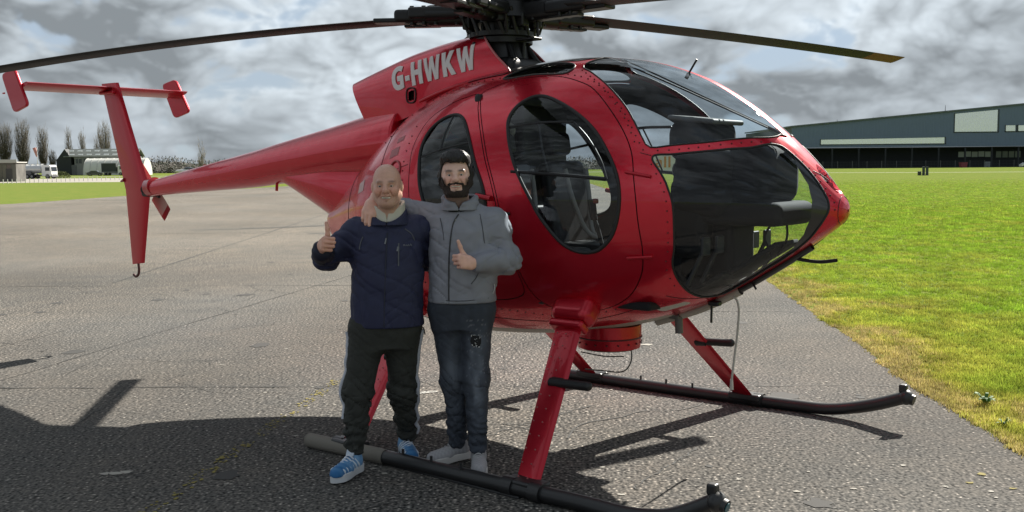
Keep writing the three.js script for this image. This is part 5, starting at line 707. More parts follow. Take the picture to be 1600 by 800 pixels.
// man on the right: dark hair and beard, grey jacket, dark jeans, pale trainers
{
  const J = { head: [-0.306, 1.655, -5.54], neck: [-0.290, 1.50, -5.62], shR: [-0.420, 1.415, -5.655], elR: [-0.618, 1.452, -5.755], wrR: [-0.752, 1.505, -5.600], shL: [-0.095, 1.392, -5.62], elL: [-0.022, 1.180, -5.58], wrL: [-0.190, 1.178, -5.43], hipR: [-0.370, 0.90, -5.625], knR: [-0.340, 0.508, -5.62], anR: [-0.316, 0.130, -5.67], hipL: [-0.205, 0.90, -5.62], knL: [-0.207, 0.500, -5.585], anL: [-0.200, 0.135, -5.545], cuffL: [-0.176, 1.178, -5.443] };
  const grey = (x, y, z) => { const n = 1 + 0.08 * n3(x * 26, y * 26, z * 26); return [0.235 * n, 0.245 * n, 0.285 * n]; };
  const denim = (x, y, z) => { const n = 1 + 0.35 * n3(x * 40, y * 22, z * 40) * 0.6; let w = 0.8 * Math.exp(-(((y - 0.66) / 0.13) ** 2)) * Math.exp(-(((x + 0.20) / 0.05) ** 2)) + 0.6 * Math.exp(-(((y - 0.45) / 0.16) ** 2)) * Math.exp(-(((x + 0.205) / 0.04) ** 2)) + 0.5 * Math.exp(-(((y - 0.50) / 0.20) ** 2)) * Math.exp(-(((x + 0.355) / 0.045) ** 2)); w = clamp(w * (0.35 + 0.65 * Math.max(0, n3(x * 34, y * 12, z * 20) + 0.5)), 0, 1); if (z < -5.60) w *= 0.3;
    const specks = n3(x * 150 + 5, y * 150, z * 150) > 0.62 && y > 0.5 && x > -0.26 && y < 0.86 ? 0.5 : 0; return [mix(0.034 * n, 0.17, w) + 0.25 * specks * 0.6, mix(0.042 * n, 0.195, w) + 0.25 * specks * 0.6, mix(0.058 * n, 0.235, w) + 0.26 * specks * 0.6]; };
  const P = person({
    label: 'bearded dark-haired man in a grey zip jacket with an arm around his companion', at: [-0.27, 0, -5.62], joints: J, yaw: 0.04, headScale: 0.93, headWide: 1.12, headYaw: 0.03, headTilt: 0.03, nod: 0.03, skin: [0.74, 0.48, 0.39], face: { jaw: 1.08, neck: 1.1, smile: 0.45, open: 0.0048 },
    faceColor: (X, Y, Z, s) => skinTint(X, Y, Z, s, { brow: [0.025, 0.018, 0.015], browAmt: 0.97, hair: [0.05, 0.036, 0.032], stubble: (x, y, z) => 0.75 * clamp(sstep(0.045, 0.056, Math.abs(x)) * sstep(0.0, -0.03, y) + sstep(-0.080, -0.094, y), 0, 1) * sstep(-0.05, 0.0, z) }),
    torso: [[1.512, -0.286, -5.64, 0.075, 0.07], [1.482, -0.280, -5.64, 0.118, 0.09], [1.42, -0.272, -5.635, 0.172, 0.115], [1.34, -0.268, -5.625, 0.205, 0.138], [1.20, -0.266, -5.62, 0.198, 0.152], [1.06, -0.274, -5.62, 0.190, 0.152], [0.93, -0.282, -5.625, 0.188, 0.140]],
    pelvis: [[0.80, -0.288, -5.625, 0.150, 0.118], [0.90, -0.286, -5.625, 0.180, 0.130], [1.0, -0.284, -5.625, 0.175, 0.13]], leg: [[0.098, 0.070], [0.070, 0.052]], wrinkle: 0.8, cuff: 0.13, trouserColor: denim,
    jacket: { arm: [0.080, 0.070, 0.050], hem: 0.945, fold: 1.25, rough: 0.7, color: grey, neckCut: (x, y, z) => Math.min(0.062 - Math.hypot(x + 0.290, (z + 5.605) * 1.05), y - 1.47) },
    hands: [{ wrist: [-0.212, 1.180, -5.418], frame: [unit([-0.80, 0.18, 0.56]), unit([-0.16, 0.97, -0.10]), unit([-0.56, -0.12, -0.80])], pose: { curl: FIST.curl, thumb: [[0.022, 0.018, 0.012], [0.045, 0.050, 0.018], [0.056, 0.083, 0.014], [0.066, 0.110, 0.008]] }, scale: 1.02 },
      { wrist: [-0.762, 1.512, -5.555], frame: [unit([-0.22, -0.72, 0.62]), unit([0.96, -0.26, 0.04]), unit([0.14, -0.62, -0.74])], pose: { curl: [[0.62, 0.45, 0.25], [0.58, 0.45, 0.3], [0.62, 0.5, 0.3], [0.7, 0.5, 0.3]], spread: [0.002, 0.0008, -0.0008, -0.002], thumb: [[0.02, 0.022, 0.010], [0.045, 0.045, 0.022], [0.065, 0.055, 0.034], [0.082, 0.058, 0.046]] }, scale: 1.1 }],
  });
  const { g, jk, tr, Q, O, front, legFront, hf, fromHead, hs } = P, [l2, h2] = [[-0.105, -0.135, -0.13], [0.105, 0.165, 0.125]];
  const place = (geo) => { const p = geo.attributes.position, n = geo.attributes.normal, o = fromHead(0, 0, 0); for (let i = 0; i < p.count; i++) { const a = fromHead(p.getX(i), p.getY(i), p.getZ(i)), b = fromHead(n.getX(i), n.getY(i), n.getZ(i)); p.setXYZ(i, ...a); const v = V(b[0] - o[0], b[1] - o[1], b[2] - o[2]).normalize(); n.setXYZ(i, v.x, v.y, v.z); } return geo; };
  const strand = (x, y, z) => 0.005 * n3(x * 55 + y * 26, y * 18, z * 30) + 0.004 * n3(x * 150, y * 50, z * 80);
  const hairF = (x, y, z) => { const top = sstep(0.05, 0.12, y), line = 0.074 + 0.006 * n3(x * 90, 3, 1) - 0.25 * Math.max(0, Math.abs(x) - 0.045), back = z < 0.055 - 0.5 * Math.max(0, y - 0.06) ? 1 : 0, d = hf(x, y, z) - 0.006 - 0.020 * top - 0.014 * sstep(0.0, 0.07, z) * top - 0.75 * strand(x, y, z);
    const cutF = z > 0.0 ? line - y + (z < 0.045 ? -3.2 * (0.045 - z) * sstep(0.045, 0.065, Math.abs(x)) : 0) : -0.005 - 0.04 * 0 - y - 0.9 * Math.max(0, -z); return smax(d, Math.max(cutF, -0.09 - y), 0.006); };
  obj('hair', place(nets(hairF, l2, h2, 0.0045)), M(0.010, 0.008, 0.008, 0.55), g);
  const beardF = (x, y, z) => { const e = 0.007 * n3(x * 130, y * 130, z * 130), ax = Math.abs(x), lineUp = ax > 0.034 ? mix(-0.058, -0.008, sstep(0.052, 0.070, ax)) : -0.088, chinY = y - lineUp + e; let c = Math.max(chinY, -0.012 - z + e);
    const must = Math.max(Math.abs(y + 0.0455 + 0.13 * ax) - 0.0062, ax - 0.036) + 0.4 * e, side = Math.max(Math.abs(ax - 0.036) - 0.0065, Math.abs(y + 0.068) - 0.022) + 0.5 * e; c = Math.min(c, must, side);
    return smax(hf(x, y, z) - 0.0022 - 0.0035 * sstep(-0.075, -0.11, y) - 0.5 * strand(x * 1.3, y * 1.3, z * 1.3), c, 0.003); };
  obj('beard', place(nets(beardF, l2, h2, 0.0040)), M(0.030, 0.021, 0.018, 0.85), g);
  const greyM = M(0.235, 0.245, 0.285, 0.7), C1 = [-0.290 - O[0], -5.618 - O[2]];
  obj('jacket_collar', collarShell(C1, 0.104, 0.088, 0.010, 1.46, 1.548, 1.505, 0.26, 0.022), greyM, jk); obj('collar_lining', collarShell(C1, 0.084, 0.078, 0.007, 1.45, 1.538, 1.492, 0.14, 0.006), M(0.012, 0.013, 0.016, 0.85), jk);
  const on = (pts, r, off = 0.001) => tube(pts.map(([x, y]) => front(x, y, off)), r, 30, 6);
  obj('front_zip', on([[-0.292, 1.44], [-0.318, 1.40], [-0.333, 1.33], [-0.345, 1.20], [-0.348, 1.08], [-0.350, 0.965]], 0.0042), M(0.030, 0.032, 0.038, 0.5), jk);
  obj('zip_puller', on([[-0.306, 1.425], [-0.311, 1.405]], 0.0042), M(0.25, 0.25, 0.25, 0.4), jk);
  obj('seams', [on([[-0.175, 1.44], [-0.16, 1.36], [-0.150, 1.28]], 0.0022, 0), on([[-0.395, 1.42], [-0.38, 1.36], [-0.372, 1.30]], 0.0022, 0), on([[-0.225, 1.06], [-0.20, 1.09], [-0.185, 1.12]], 0.003, 0), on([[-0.455, 0.975], [-0.35, 0.966], [-0.25, 0.966], [-0.13, 0.975]], 0.0022, 0)], M(0.055, 0.058, 0.068, 0.7), jk);
  obj('hem_cord', [tube([[-0.105 - O[0], 1.065, 0.06], [-0.098 - O[0], 1.03, 0.07], [-0.108 - O[0], 0.995, 0.07]], 0.003, 10, 5)], M(0.45, 0.45, 0.45, 0.6), jk);
  const patch = []; for (let i = 0; i < 26; i++) { const r = rngOf(300 + i), x = -0.205 + 0.05 * (r() - 0.5), y = 0.735 + 0.07 * (r() - 0.5), p = legFront(x, y, 0.001); if (p) patch.push(new THREE.IcosahedronGeometry(0.0022 + 0.0022 * r(), 0).translate(...p)); }
  const sp = obj('jeans_studs', patch, M(0.5, 0.5, 0.5, 0.5), tr); sp.userData.kind = 'stuff'; const pp = legFront(-0.205, 0.735, -0.0006); obj('dark_patch', new THREE.SphereGeometry(0.030, 16, 10).scale(1, 1.3, 0.12).translate(...pp), M(0.006, 0.006, 0.008, 0.8), tr);
  const C = { upper: (x, y, z) => { const n = 1 + 0.12 * Math.sin(z * 260) * Math.sin(x * 260), t = sstep(0.07, 0.2, z); return [0.36 * n * mix(0.8, 1, t), 0.355 * n * mix(0.8, 1, t), 0.37 * n * mix(0.8, 1, t)]; }, sole: [0.60, 0.58, 0.56], lace: [0.40, 0.40, 0.41], tongue: [0.30, 0.30, 0.31] }, D = (x, y, z) => [x - O[0], y, z - O[2]];
  shoe(g, 'right_shoe', D(-0.258, 0.022, -5.71), D(-0.500, 0, -5.595), { ...C, pitch: 0.09 }, false); shoe(g, 'left_shoe', D(-0.199, 0.0, -5.615), D(-0.196, 0, -5.33), C, false);
}

// ------------------------------------------------------------------ far side of the airfield
// bare trees: trunk and upright limbs
function bareTree(name, label, [x, z], h, w, n, tone, seed, spread = 0.20) {
  const t = thing(name, label, 'tree', [x, 0, z]), r = rngOf(seed), bark = M(0.075 * tone, 0.066 * tone, 0.052 * tone, 0.9), twigs = M(0.105 * tone, 0.092 * tone, 0.070 * tone, 0.95);
  obj('trunk', rod([0, 0, 0], [0.1, h * 0.75, 0], 0.05 + h * 0.017, 0.06, 7), bark, t);
  const L = [];
  for (let i = 0; i < n; i++) {
    const y0 = h * (0.05 + 0.80 * r() * r() + 0.05 * r()), a = r() * 6.283, up = spread + 0.18 * r(), reach = w * (0.35 + 0.65 * r()) * Math.pow(Math.sin(Math.PI * clamp((y0 / h) * 0.85 + 0.12, 0, 1)), 0.7), len = reach / up * 0.9, y1 = Math.min(h * (0.80 + 0.22 * r()), y0 + len);
    const tp = 1 - 0.55 * Math.pow(y1 / h, 4), p0 = [0, y0, 0], p1 = [reach * tp * Math.cos(a), y1, reach * tp * Math.sin(a)], m = [p1[0] * 0.55, mix(y0, y1, 0.42), p1[2] * 0.55];
    L.push(rod(p0, m, 0.055, 0.045, 4), rod(m, p1, 0.045, 0.012, 4));
    for (let k = 0; k < 5; k++) { const q = 0.25 + 0.7 * r(), b = [mix(m[0], p1[0], q), mix(m[1], p1[1], q), mix(m[2], p1[2], q)], aa = r() * 6.283, d = 0.25 + 0.45 * r(); L.push(rod(b, [b[0] + d * Math.cos(aa), b[1] + 0.9 + 1.3 * r(), b[2] + d * Math.sin(aa)], 0.030, 0.010, 3)); }
  }
  obj('crown', L, twigs, t); return t;
}
bareTree('bare_tree', 'broad bare tree with a dense crown at the left edge behind the shed', [-200.5, -400], 20.5, 4.6, 330, 0.85, 11, 0.26);
bareTree('bare_tree', 'tallest broad bare tree behind the gap between shed and tanker truck', [-194.4, -402], 22, 4.6, 360, 0.85, 19, 0.26);
bareTree('bare_tree', 'slimmer bare tree rising right behind the white tanker truck', [-187.2, -404], 19.8, 3.3, 260, 0.95, 12, 0.22);
bareTree('bare_tree', 'short bare tree between the tanker truck and the dark workshop gable', [-181.8, -400], 9.5, 2.4, 110, 0.9, 20, 0.24);
bareTree('poplar_tree', 'left-hand poplar of the pair above the left end of the workshop roof', [-177.2, -405], 19.6, 2.1, 150, 1.05, 13);
bareTree('poplar_tree', 'right-hand poplar of the pair above the left end of the workshop roof', [-174.0, -410], 18.8, 2.1, 150, 1.1, 14);
bareTree('poplar_tree', 'thin pale poplar in the gap between the poplars above the workshop roof', [-170.6, -416], 18.0, 1.7, 100, 1.15, 17);
bareTree('poplar_tree', 'tall slim poplar just left of the widest poplar above the workshop roof', [-167.4, -412], 21.6, 2.0, 150, 1.1, 15);
bareTree('poplar_tree', 'widest tall poplar above the workshop roof, nearest the helicopter fin', [-163.6, -408], 22, 2.9, 220, 1.1, 16);
bareTree('bare_tree', 'small pale bare tree standing in front of the distant wood', [-126, -410], 14, 2.6, 60, 1.5, 18, 0.35);
// distant wood that reads as one mass
{
  const r = rngOf(41), P = []; for (let i = 0; i < 34; i++) { const a = r() * 6.283, q = 0.55 * Math.sqrt(r()), y = r() * 0.85, s = 0.10 + 0.16 * r(), b = r() * 6.283; for (let k = 0; k < 3; k++) { const e = b + k * 2.1 + r(); P.push(q * Math.cos(a) + s * Math.cos(e) * 0.6, y + s * (r() - 0.3), q * Math.sin(a) + s * Math.sin(e) * 0.6); } }
  const g = new THREE.BufferGeometry(); g.setAttribute('position', new THREE.Float32BufferAttribute(P, 3)); g.computeVertexNormals();
  const N = 5200, im = new THREE.InstancedMesh(g, M(1, 1, 1, 0.95, { side: THREE.DoubleSide }), N), m = new THREE.Matrix4(), c = new THREE.Color();
  for (let i = 0; i < N; i++) { const x = -190 + 300 * r(), z = -440 - 70 * r(), h = (2.6 + 6.4 * r() * (0.55 + 0.5 * n2(x * 0.045, 3)) + 2.4 * Math.max(0, n2(x * 0.16, 7))) * (z < -470 ? 1.15 : 0.8), w = 2.2 + 2.6 * r(); m.makeRotationY(r() * 6.28).scale(V(w, h, w)).setPosition(x, 0, z); im.setMatrixAt(i, m); const k = 0.7 + 0.6 * r(), e = r() < 0.22; im.setColorAt(i, e ? c.setRGB(0.07 * k, 0.09 * k, 0.055 * k) : c.setRGB(0.17 * k, 0.155 * k, 0.135 * k)); }
  im.name = 'distant_wood'; im.userData.kind = 'stuff'; im.userData.label = 'low brown winter wood along the horizon behind the parked aeroplanes'; im.userData.category = 'wood'; scene.add(im);
}
const W2 = (lab, name, cat, at, turn, group) => thing(name, lab, cat, at, turn, group);
// timber shed at the left edge
{
  const t = W2('grey mottled shed with a pale flat roof edge at the left edge of the photo', 'shed', 'shed', [-78.8, 0, -157], 0.18), r = rngOf(4);
  const wall = pixelTexture(256, (i, j) => { const v = 0.10 + 0.075 * fbm(i / 26, j / 40, 4); return [v * 1.02, v * 0.96, v * 0.86]; }); wall.repeat.set(0.25, 0.25);
  obj('wall', box(4.6, 2.9, 5, 0, 1.45, 0), M(1, 1, 1, 0.9, { map: wall }), t);
  obj('roof', [box(5.0, 0.16, 5.5, 0, 2.98, 0), box(5.0, 0.5, 0.12, 0, 3.15, 2.72)], M(0.42, 0.41, 0.38, 0.7), t);
  for (let i = 0; i < 7; i++) obj('panel', box(0.60, 2.6, 0.05, -1.95 + i * 0.65, 1.35, 2.53), M(0.10 + 0.05 * r(), 0.095 + 0.04 * r(), 0.085 + 0.03 * r(), 0.9), t);
  obj('door', box(0.9, 2.0, 0.06, 1.3, 1.0, 2.58), M(0.06, 0.058, 0.055, 0.8), t);
}
// fuel truck
const wheel = (parent, x, y, z, R, w, tyreM, rimM) => { const q = obj('wheel', new THREE.CylinderGeometry(R, R, w, 22).rotateX(Math.PI / 2).translate(x, y, z), tyreM, parent); obj('rim', new THREE.CylinderGeometry(R * 0.55, R * 0.55, w + 0.03, 16).rotateX(Math.PI / 2).translate(x, y, z), rimM, q); };
const tyreM = M(0.012, 0.012, 0.013, 0.8), rimM = M(0.25, 0.25, 0.25, 0.4, { metalness: 0.5 }), glassD = M(0.015, 0.018, 0.022, 0.08, { physical: true, clearcoat: 1 }), lampM = M(0.6, 0.6, 0.58, 0.2);
{
  const t = W2('white tanker truck parked beside the shed at the far left', 'tanker_truck', 'truck', [-95.6, 0, -205], -0.16), white = M(0.72, 0.72, 0.72, 0.35, { physical: true, clearcoat: 0.5 });
  const s = new THREE.Shape([[-1.0, 0.55], [0.95, 0.55], [1.0, 1.4], [0.82, 2.55], [0.6, 2.72], [-1.0, 2.72]].map((p) => new THREE.Vector2(...p)));
  obj('cab', new THREE.ExtrudeGeometry(s, { depth: 2.1, bevelEnabled: true, bevelSize: 0.06, bevelThickness: 0.06, bevelSegments: 2 }).translate(1.9, 0, -1.05), white, t);
  obj('windscreen', box(0.05, 0.85, 1.8).rotateZ(0.155).translate(2.90, 1.95, 0), glassD, t); obj('side_window', box(0.95, 0.72, 0.04, 2.15, 1.95, 1.13), glassD, t); obj('bumper', rbox(0.25, 0.35, 2.2, 0.05, 2.98, 0.5, 0), M(0.08, 0.08, 0.085, 0.6), t);
  for (const z of [-0.8, 0.8]) obj('headlight', rbox(0.08, 0.18, 0.32, 0.03, 3.0, 0.85, z), lampM, t);
  obj('tank', [new THREE.CylinderGeometry(1.0, 1.0, 3.9, 28).rotateZ(Math.PI / 2).scale(1, 0.85, 1).translate(-1.35, 1.95, 0)], M(0.55, 0.56, 0.57, 0.35, { metalness: 0.3 }), t); obj('tank_cabinet', rbox(1.2, 1.1, 2.1, 0.05, -2.2, 1.1, 0), M(0.12, 0.12, 0.13, 0.6), t); obj('chassis', box(6.0, 0.25, 0.9, 0, 0.72, 0), M(0.02, 0.02, 0.022, 0.7), t); obj('top_rail', [box(3.6, 0.06, 0.06, -1.35, 3.0, 0.5), box(3.6, 0.06, 0.06, -1.35, 3.0, -0.5), ...[-3, -1.8, -0.6, 0.3].map((x) => box(0.05, 0.3, 1.0, x, 2.88, 0))], M(0.3, 0.3, 0.3, 0.5), t);
  for (const x of [2.1, -1.4, -2.4]) for (const z of [-0.95, 0.95]) wheel(t, x, 0.48, z, 0.48, 0.32, tyreM, rimM);
}
{ const t = W2('tall thin pole with a faded red windsock beside the tanker truck', 'windsock', 'windsock', [-99.5, 0, -212]); obj('pole', rod([0, 0, 0], [0, 6.6, 0], 0.09, 0.06, 8), M(0.55, 0.55, 0.53, 0.5), t); obj('sock', new THREE.CylinderGeometry(0.36, 0.16, 1.9, 12, 1, true).rotateZ(0.25).translate(-0.32, 5.5, 0), M(0.45, 0.20, 0.18, 0.8, { side: THREE.DoubleSide }), t); }
{ // clipped bush
  const t = W2('rounded olive green bush to the right of the white tanker truck', 'bush', 'bush', [-98.6, 0, -221]), r = rngOf(61), P = []; for (let i = 0; i < 1500; i++) { const a = r() * 6.283, e = Math.acos(1 - r()), R = (0.86 + 0.16 * r()), x = 1.9 * R * Math.sin(e) * Math.cos(a), y = 1.5 * R * Math.cos(e), z = 1.5 * R * Math.sin(e) * Math.sin(a), s = 0.16; for (let k = 0; k < 3; k++) P.push(x + s * (r() - 0.5) * 1.6, Math.max(0.01, y + s * (r() - 0.5) * 1.6), z + s * (r() - 0.5) * 1.6); }
  const g = new THREE.BufferGeometry(); g.setAttribute('position', new THREE.Float32BufferAttribute(P, 3)); g.computeVertexNormals(); obj('foliage', g, M(0.095, 0.105, 0.035, 0.9, { side: THREE.DoubleSide }), t); obj('stems', [[-0.6, 0], [0, 0.2], [0.6, -0.1]].map(([x, z]) => rod([x * 0.5, 0, z], [x, 1.2, z], 0.05, 0.03, 6)), M(0.06, 0.05, 0.04, 0.9), t);
}
// row of short white marker posts along the taxiway edge
{
  const proto = thing('marker_post', 'short white marker post in the long row along the far taxiway edge', 'post', [0, 0, 0], 0, 'short white marker posts along the far taxiway'); obj('post', new THREE.CylinderGeometry(0.055, 0.065, 0.52, 8).translate(0, 0.26, 0), M(0.62, 0.60, 0.56, 0.6), proto); obj('cap', new THREE.SphereGeometry(0.062, 8, 6).translate(0, 0.52, 0), M(0.45, 0.44, 0.42, 0.6), proto);
  for (let i = 0; i < 27; i++) { const o = i ? proto.clone() : proto; if (i) { o.name = numbered('marker_post'); scene.add(o); } const t = i / 26; o.position.set(mix(-66.5, -64.3, t) + (i % 3) * 0.05, 0, mix(-131.5, -166, t)); o.position.x = mix(-0.5045, -0.389, t) * -o.position.z; }
}
// workshop with a dark gable and rows of rooflights
{
  const t = W2('long workshop with a grey roof, rows of rooflights and a dark left gable', 'workshop', 'building', [-135, 0, -330]);
  obj('wall', [box(20, 6.1, 8, 2.0, 3.05, -4.4), box(20, 0.5, 0.2, 2.0, 5.6, -0.25)], M(0.20, 0.205, 0.20, 0.85), t);
  const gab = new THREE.Shape([[-2.6, 0], [2.2, 0], [2.2, 5.6], [0.2, 8.6], [-2.6, 5.0]].map((p) => new THREE.Vector2(...p))); obj('gable', new THREE.ExtrudeGeometry(gab, { depth: 8.4, bevelEnabled: false }).translate(-11.2, 0, -8.6), M(0.018, 0.022, 0.026, 0.7), t);
  obj('roof', [new THREE.BoxGeometry(24, 0.22, 4.6).rotateX(0.58).translate(0.6, 7.28, -1.9), new THREE.BoxGeometry(24, 0.22, 4.6).rotateX(-0.58).translate(0.6, 7.28, -5.7)], M(0.17, 0.185, 0.175, 0.8), t);
  for (let i = 0; i < 8; i++) for (const q of [0, 1]) obj('rooflight', new THREE.BoxGeometry(1.5, 0.12, 0.7).rotateX(0.58).translate(-9.2 + i * 2.8 + q * 0.9, 7.92 - q * 1.2, -1.15 + q * 1.75), M(0.42, 0.45, 0.45, 0.3), t);
  for (let i = 0; i < 7; i++) { const w = obj('window', box(1.9, 1.5, 0.08, -6.6 + i * 2.7, 4.6, -0.34), M(0.05, 0.06, 0.07, 0.2), t); obj('frame', box(0.1, 1.5, 0.1, -6.6 + i * 2.7, 4.6, -0.30), M(0.3, 0.3, 0.3, 0.6), w); }
  obj('door', box(2.4, 3.4, 0.1, -8.6, 1.7, -0.32), M(0.10, 0.105, 0.11, 0.6), t);
}
// low white arched hangar in front of it
{
  const t = W2('low white arched hangar with a curved ribbed roof in front of the workshop', 'arched_hangar', 'hangar', [-125.6, 0, -322]), P = []; for (let i = 0; i <= 14; i++) { const a = Math.PI * i / 14; P.push(new THREE.Vector2(4.2 * Math.cos(a), 5.3 * Math.sin(a))); }
  const shellG = new THREE.ExtrudeGeometry(new THREE.Shape(P), { depth: 19, bevelEnabled: false }).rotateY(Math.PI / 2).translate(-9.5, 0, 0); obj('shell', creased(shellG.toNonIndexed ? (shellG.index ? shellG.toNonIndexed() : shellG) : shellG, 0.6), M(0.56, 0.56, 0.52, 0.6), t);
  for (let i = 0; i <= 9; i++) { const L = P.map((p) => [-9.4 + i * 2.09, p.y * 1.012, -p.x * 1.012]); obj('rib', tube(L, 0.06, 20, 5), M(0.40, 0.40, 0.38, 0.6), t); }
  obj('side_door', [box(3.4, 3.6, 0.2, 5.2, 1.8, 4.1)], M(0.03, 0.034, 0.034, 0.6), t);
}
function car(name, label, at, turn, paintC, suv = 0) {
  const t = W2(label, name, 'car', at, turn), p = M(...paintC, 0.3, { physical: true, clearcoat: 1 }), hgt = 1.42 + suv;
  const s = new THREE.Shape([[-2.1, 0.32], [2.1, 0.32], [2.15, 0.7], [1.95, 0.86], [1.05, 0.98], [0.45, hgt], [-1.0, hgt], [-1.75, 0.98], [-2.12, 0.92]].map((q) => new THREE.Vector2(...q)));
  obj('body', new THREE.ExtrudeGeometry(s, { depth: 1.6, bevelEnabled: true, bevelSize: 0.08, bevelThickness: 0.08, bevelSegments: 2 }).translate(0, 0, -0.8), p, t);
  const wS = new THREE.Shape([[-1.45, 1.0], [0.85, 1.0], [0.4, hgt - 0.06], [-0.95, hgt - 0.06]].map((q) => new THREE.Vector2(...q))); obj('side_window', new THREE.ExtrudeGeometry(wS, { depth: 1.80, bevelEnabled: false }).translate(0, 0, -0.9), glassD, t);
  for (const x of [-1.3, 1.35]) for (const z of [-0.78, 0.78]) wheel(t, x, 0.32, z, 0.32, 0.22, tyreM, rimM);
  for (const z of [-0.6, 0.6]) obj('headlight', rbox(0.08, 0.14, 0.3, 0.03, 2.19, 0.72, z), lampM, t); return t;
}
car('parked_car', 'small silver car parked in front of the white arched hangar', [-124.2, 0, -300], 0.5, [0.30, 0.31, 0.32]);
{
  const t = W2('dark box lorry with a white cab in front of the arched hangar', 'box_lorry', 'lorry', [-118.3, 0, -300], 0.12), white = M(0.68, 0.68, 0.67, 0.4);
  obj('cargo_box', rbox(4.2, 2.6, 2.3, 0.06, -1.1, 2.35, 0), M(0.030, 0.038, 0.036, 0.6), t); obj('cab', rbox(1.7, 2.5, 2.2, 0.15, 2.25, 1.75, 0), white, t); obj('side_window', box(0.9, 0.9, 0.04, 2.4, 2.25, 1.12), glassD, t); obj('windscreen', box(0.05, 1.0, 1.8, 3.11, 2.2, 0), glassD, t); obj('chassis', box(6, 0.25, 0.9, 0, 0.8, 0), M(0.02, 0.02, 0.022, 0.7), t);
  for (const x of [2.2, -1.4, -2.4]) for (const z of [-0.95, 0.95]) wheel(t, x, 0.48, z, 0.48, 0.3, tyreM, rimM);
}
car('parked_car', 'dark car parked between the silver car and the box lorry', [-120.9, 0, -293], 0.2, [0.03, 0.034, 0.04]);
// parked light aeroplanes
function aeroplane(label, at, turn, finC, high) {
  const t = W2(label, 'light_aeroplane', 'aeroplane', at, turn, undefined), white = M(0.70, 0.70, 0.69, 0.35), fin = M(...finC, 0.4);
  const f = loft([[3.4, 1.25, 1.15, 0.03, 2, 2], [3.2, 1.5, 0.9, 0.32, 2.4, 2.4], [2.2, 1.62, 0.72, 0.5, 2.5, 2.5], [1.1, 1.75, 0.68, 0.56, 2.6, 2.5], [-0.3, 1.7, 0.72, 0.5, 2.4, 2.4], [-2.2, 1.45, 0.98, 0.25, 2.2, 2.2], [-3.8, 1.3, 1.15, 0.08, 2, 2]], 18); obj('fuselage', f, white, t);
  obj('canopy', loft([[1.5, 1.66, 1.4, 0.30, 2.3, 2], [0.8, 2.12, 1.4, 0.44, 2.3, 2], [-0.3, 2.12, 1.4, 0.44, 2.3, 2], [-1.3, 1.68, 1.4, 0.25, 2.3, 2]], 14), glassD, t);
  const y = high ? 2.18 : 0.92; for (const s of [1, -1]) obj('wing', foil([[1.15, y, 0.3 * s], [-0.4, y, 0.3 * s]], [[0.9, y + 0.32, 5 * s], [-0.2, y + 0.32, 5 * s]], 0.09, 0.05, 'y'), high ? fin : white, t);
  obj('tail_fin', foil([[-2.7, 1.35, 0], [-3.9, 1.3, 0]], [[-3.5, 2.75, 0], [-4.05, 2.75, 0]], 0.05, 0.03), fin, t); obj('tailplane', foil([[-3.1, 1.42, 1.6], [-3.8, 1.42, 1.6]], [[-3.1, 1.42, -1.6], [-3.8, 1.42, -1.6]], 0.04, 0.04, 'y'), white, t);
  obj('propeller', [rod([3.45, 0.35, 0.1], [3.45, 2.05, -0.1], 0.04, 0.04, 6), new THREE.ConeGeometry(0.14, 0.35, 12).rotateZ(-Math.PI / 2).translate(3.55, 1.2, 0)], M(0.04, 0.04, 0.045, 0.5), t); obj('stripe', [box(4.2, 0.12, 1.02, 0.9, 1.12, 0)].map((g) => g.scale(1, 1, 1.0)), fin, t);
  for (const [x, z] of [[2.5, 0], [-0.1, 1.1], [-0.1, -1.1]]) { const w = obj('wheel', new THREE.CylinderGeometry(0.2, 0.2, 0.14, 14).rotateX(Math.PI / 2).translate(x, 0.2, z), tyreM, t); obj('gear_leg', rod([x, 0.2, z], [x, 0.95, z * 0.6], 0.04, 0.05, 6), white, w); }
  return t;
}
aeroplane('white low-winged light aeroplane with a red fin parked beyond the tail boom', [-70.2, 0, -220], Math.PI - 0.25, [0.36, 0.10, 0.09], false);
aeroplane('second light aeroplane with a high red and white wing behind the low-winged one', [-74, 0, -252], Math.PI + 0.5, [0.42, 0.13, 0.12], true);
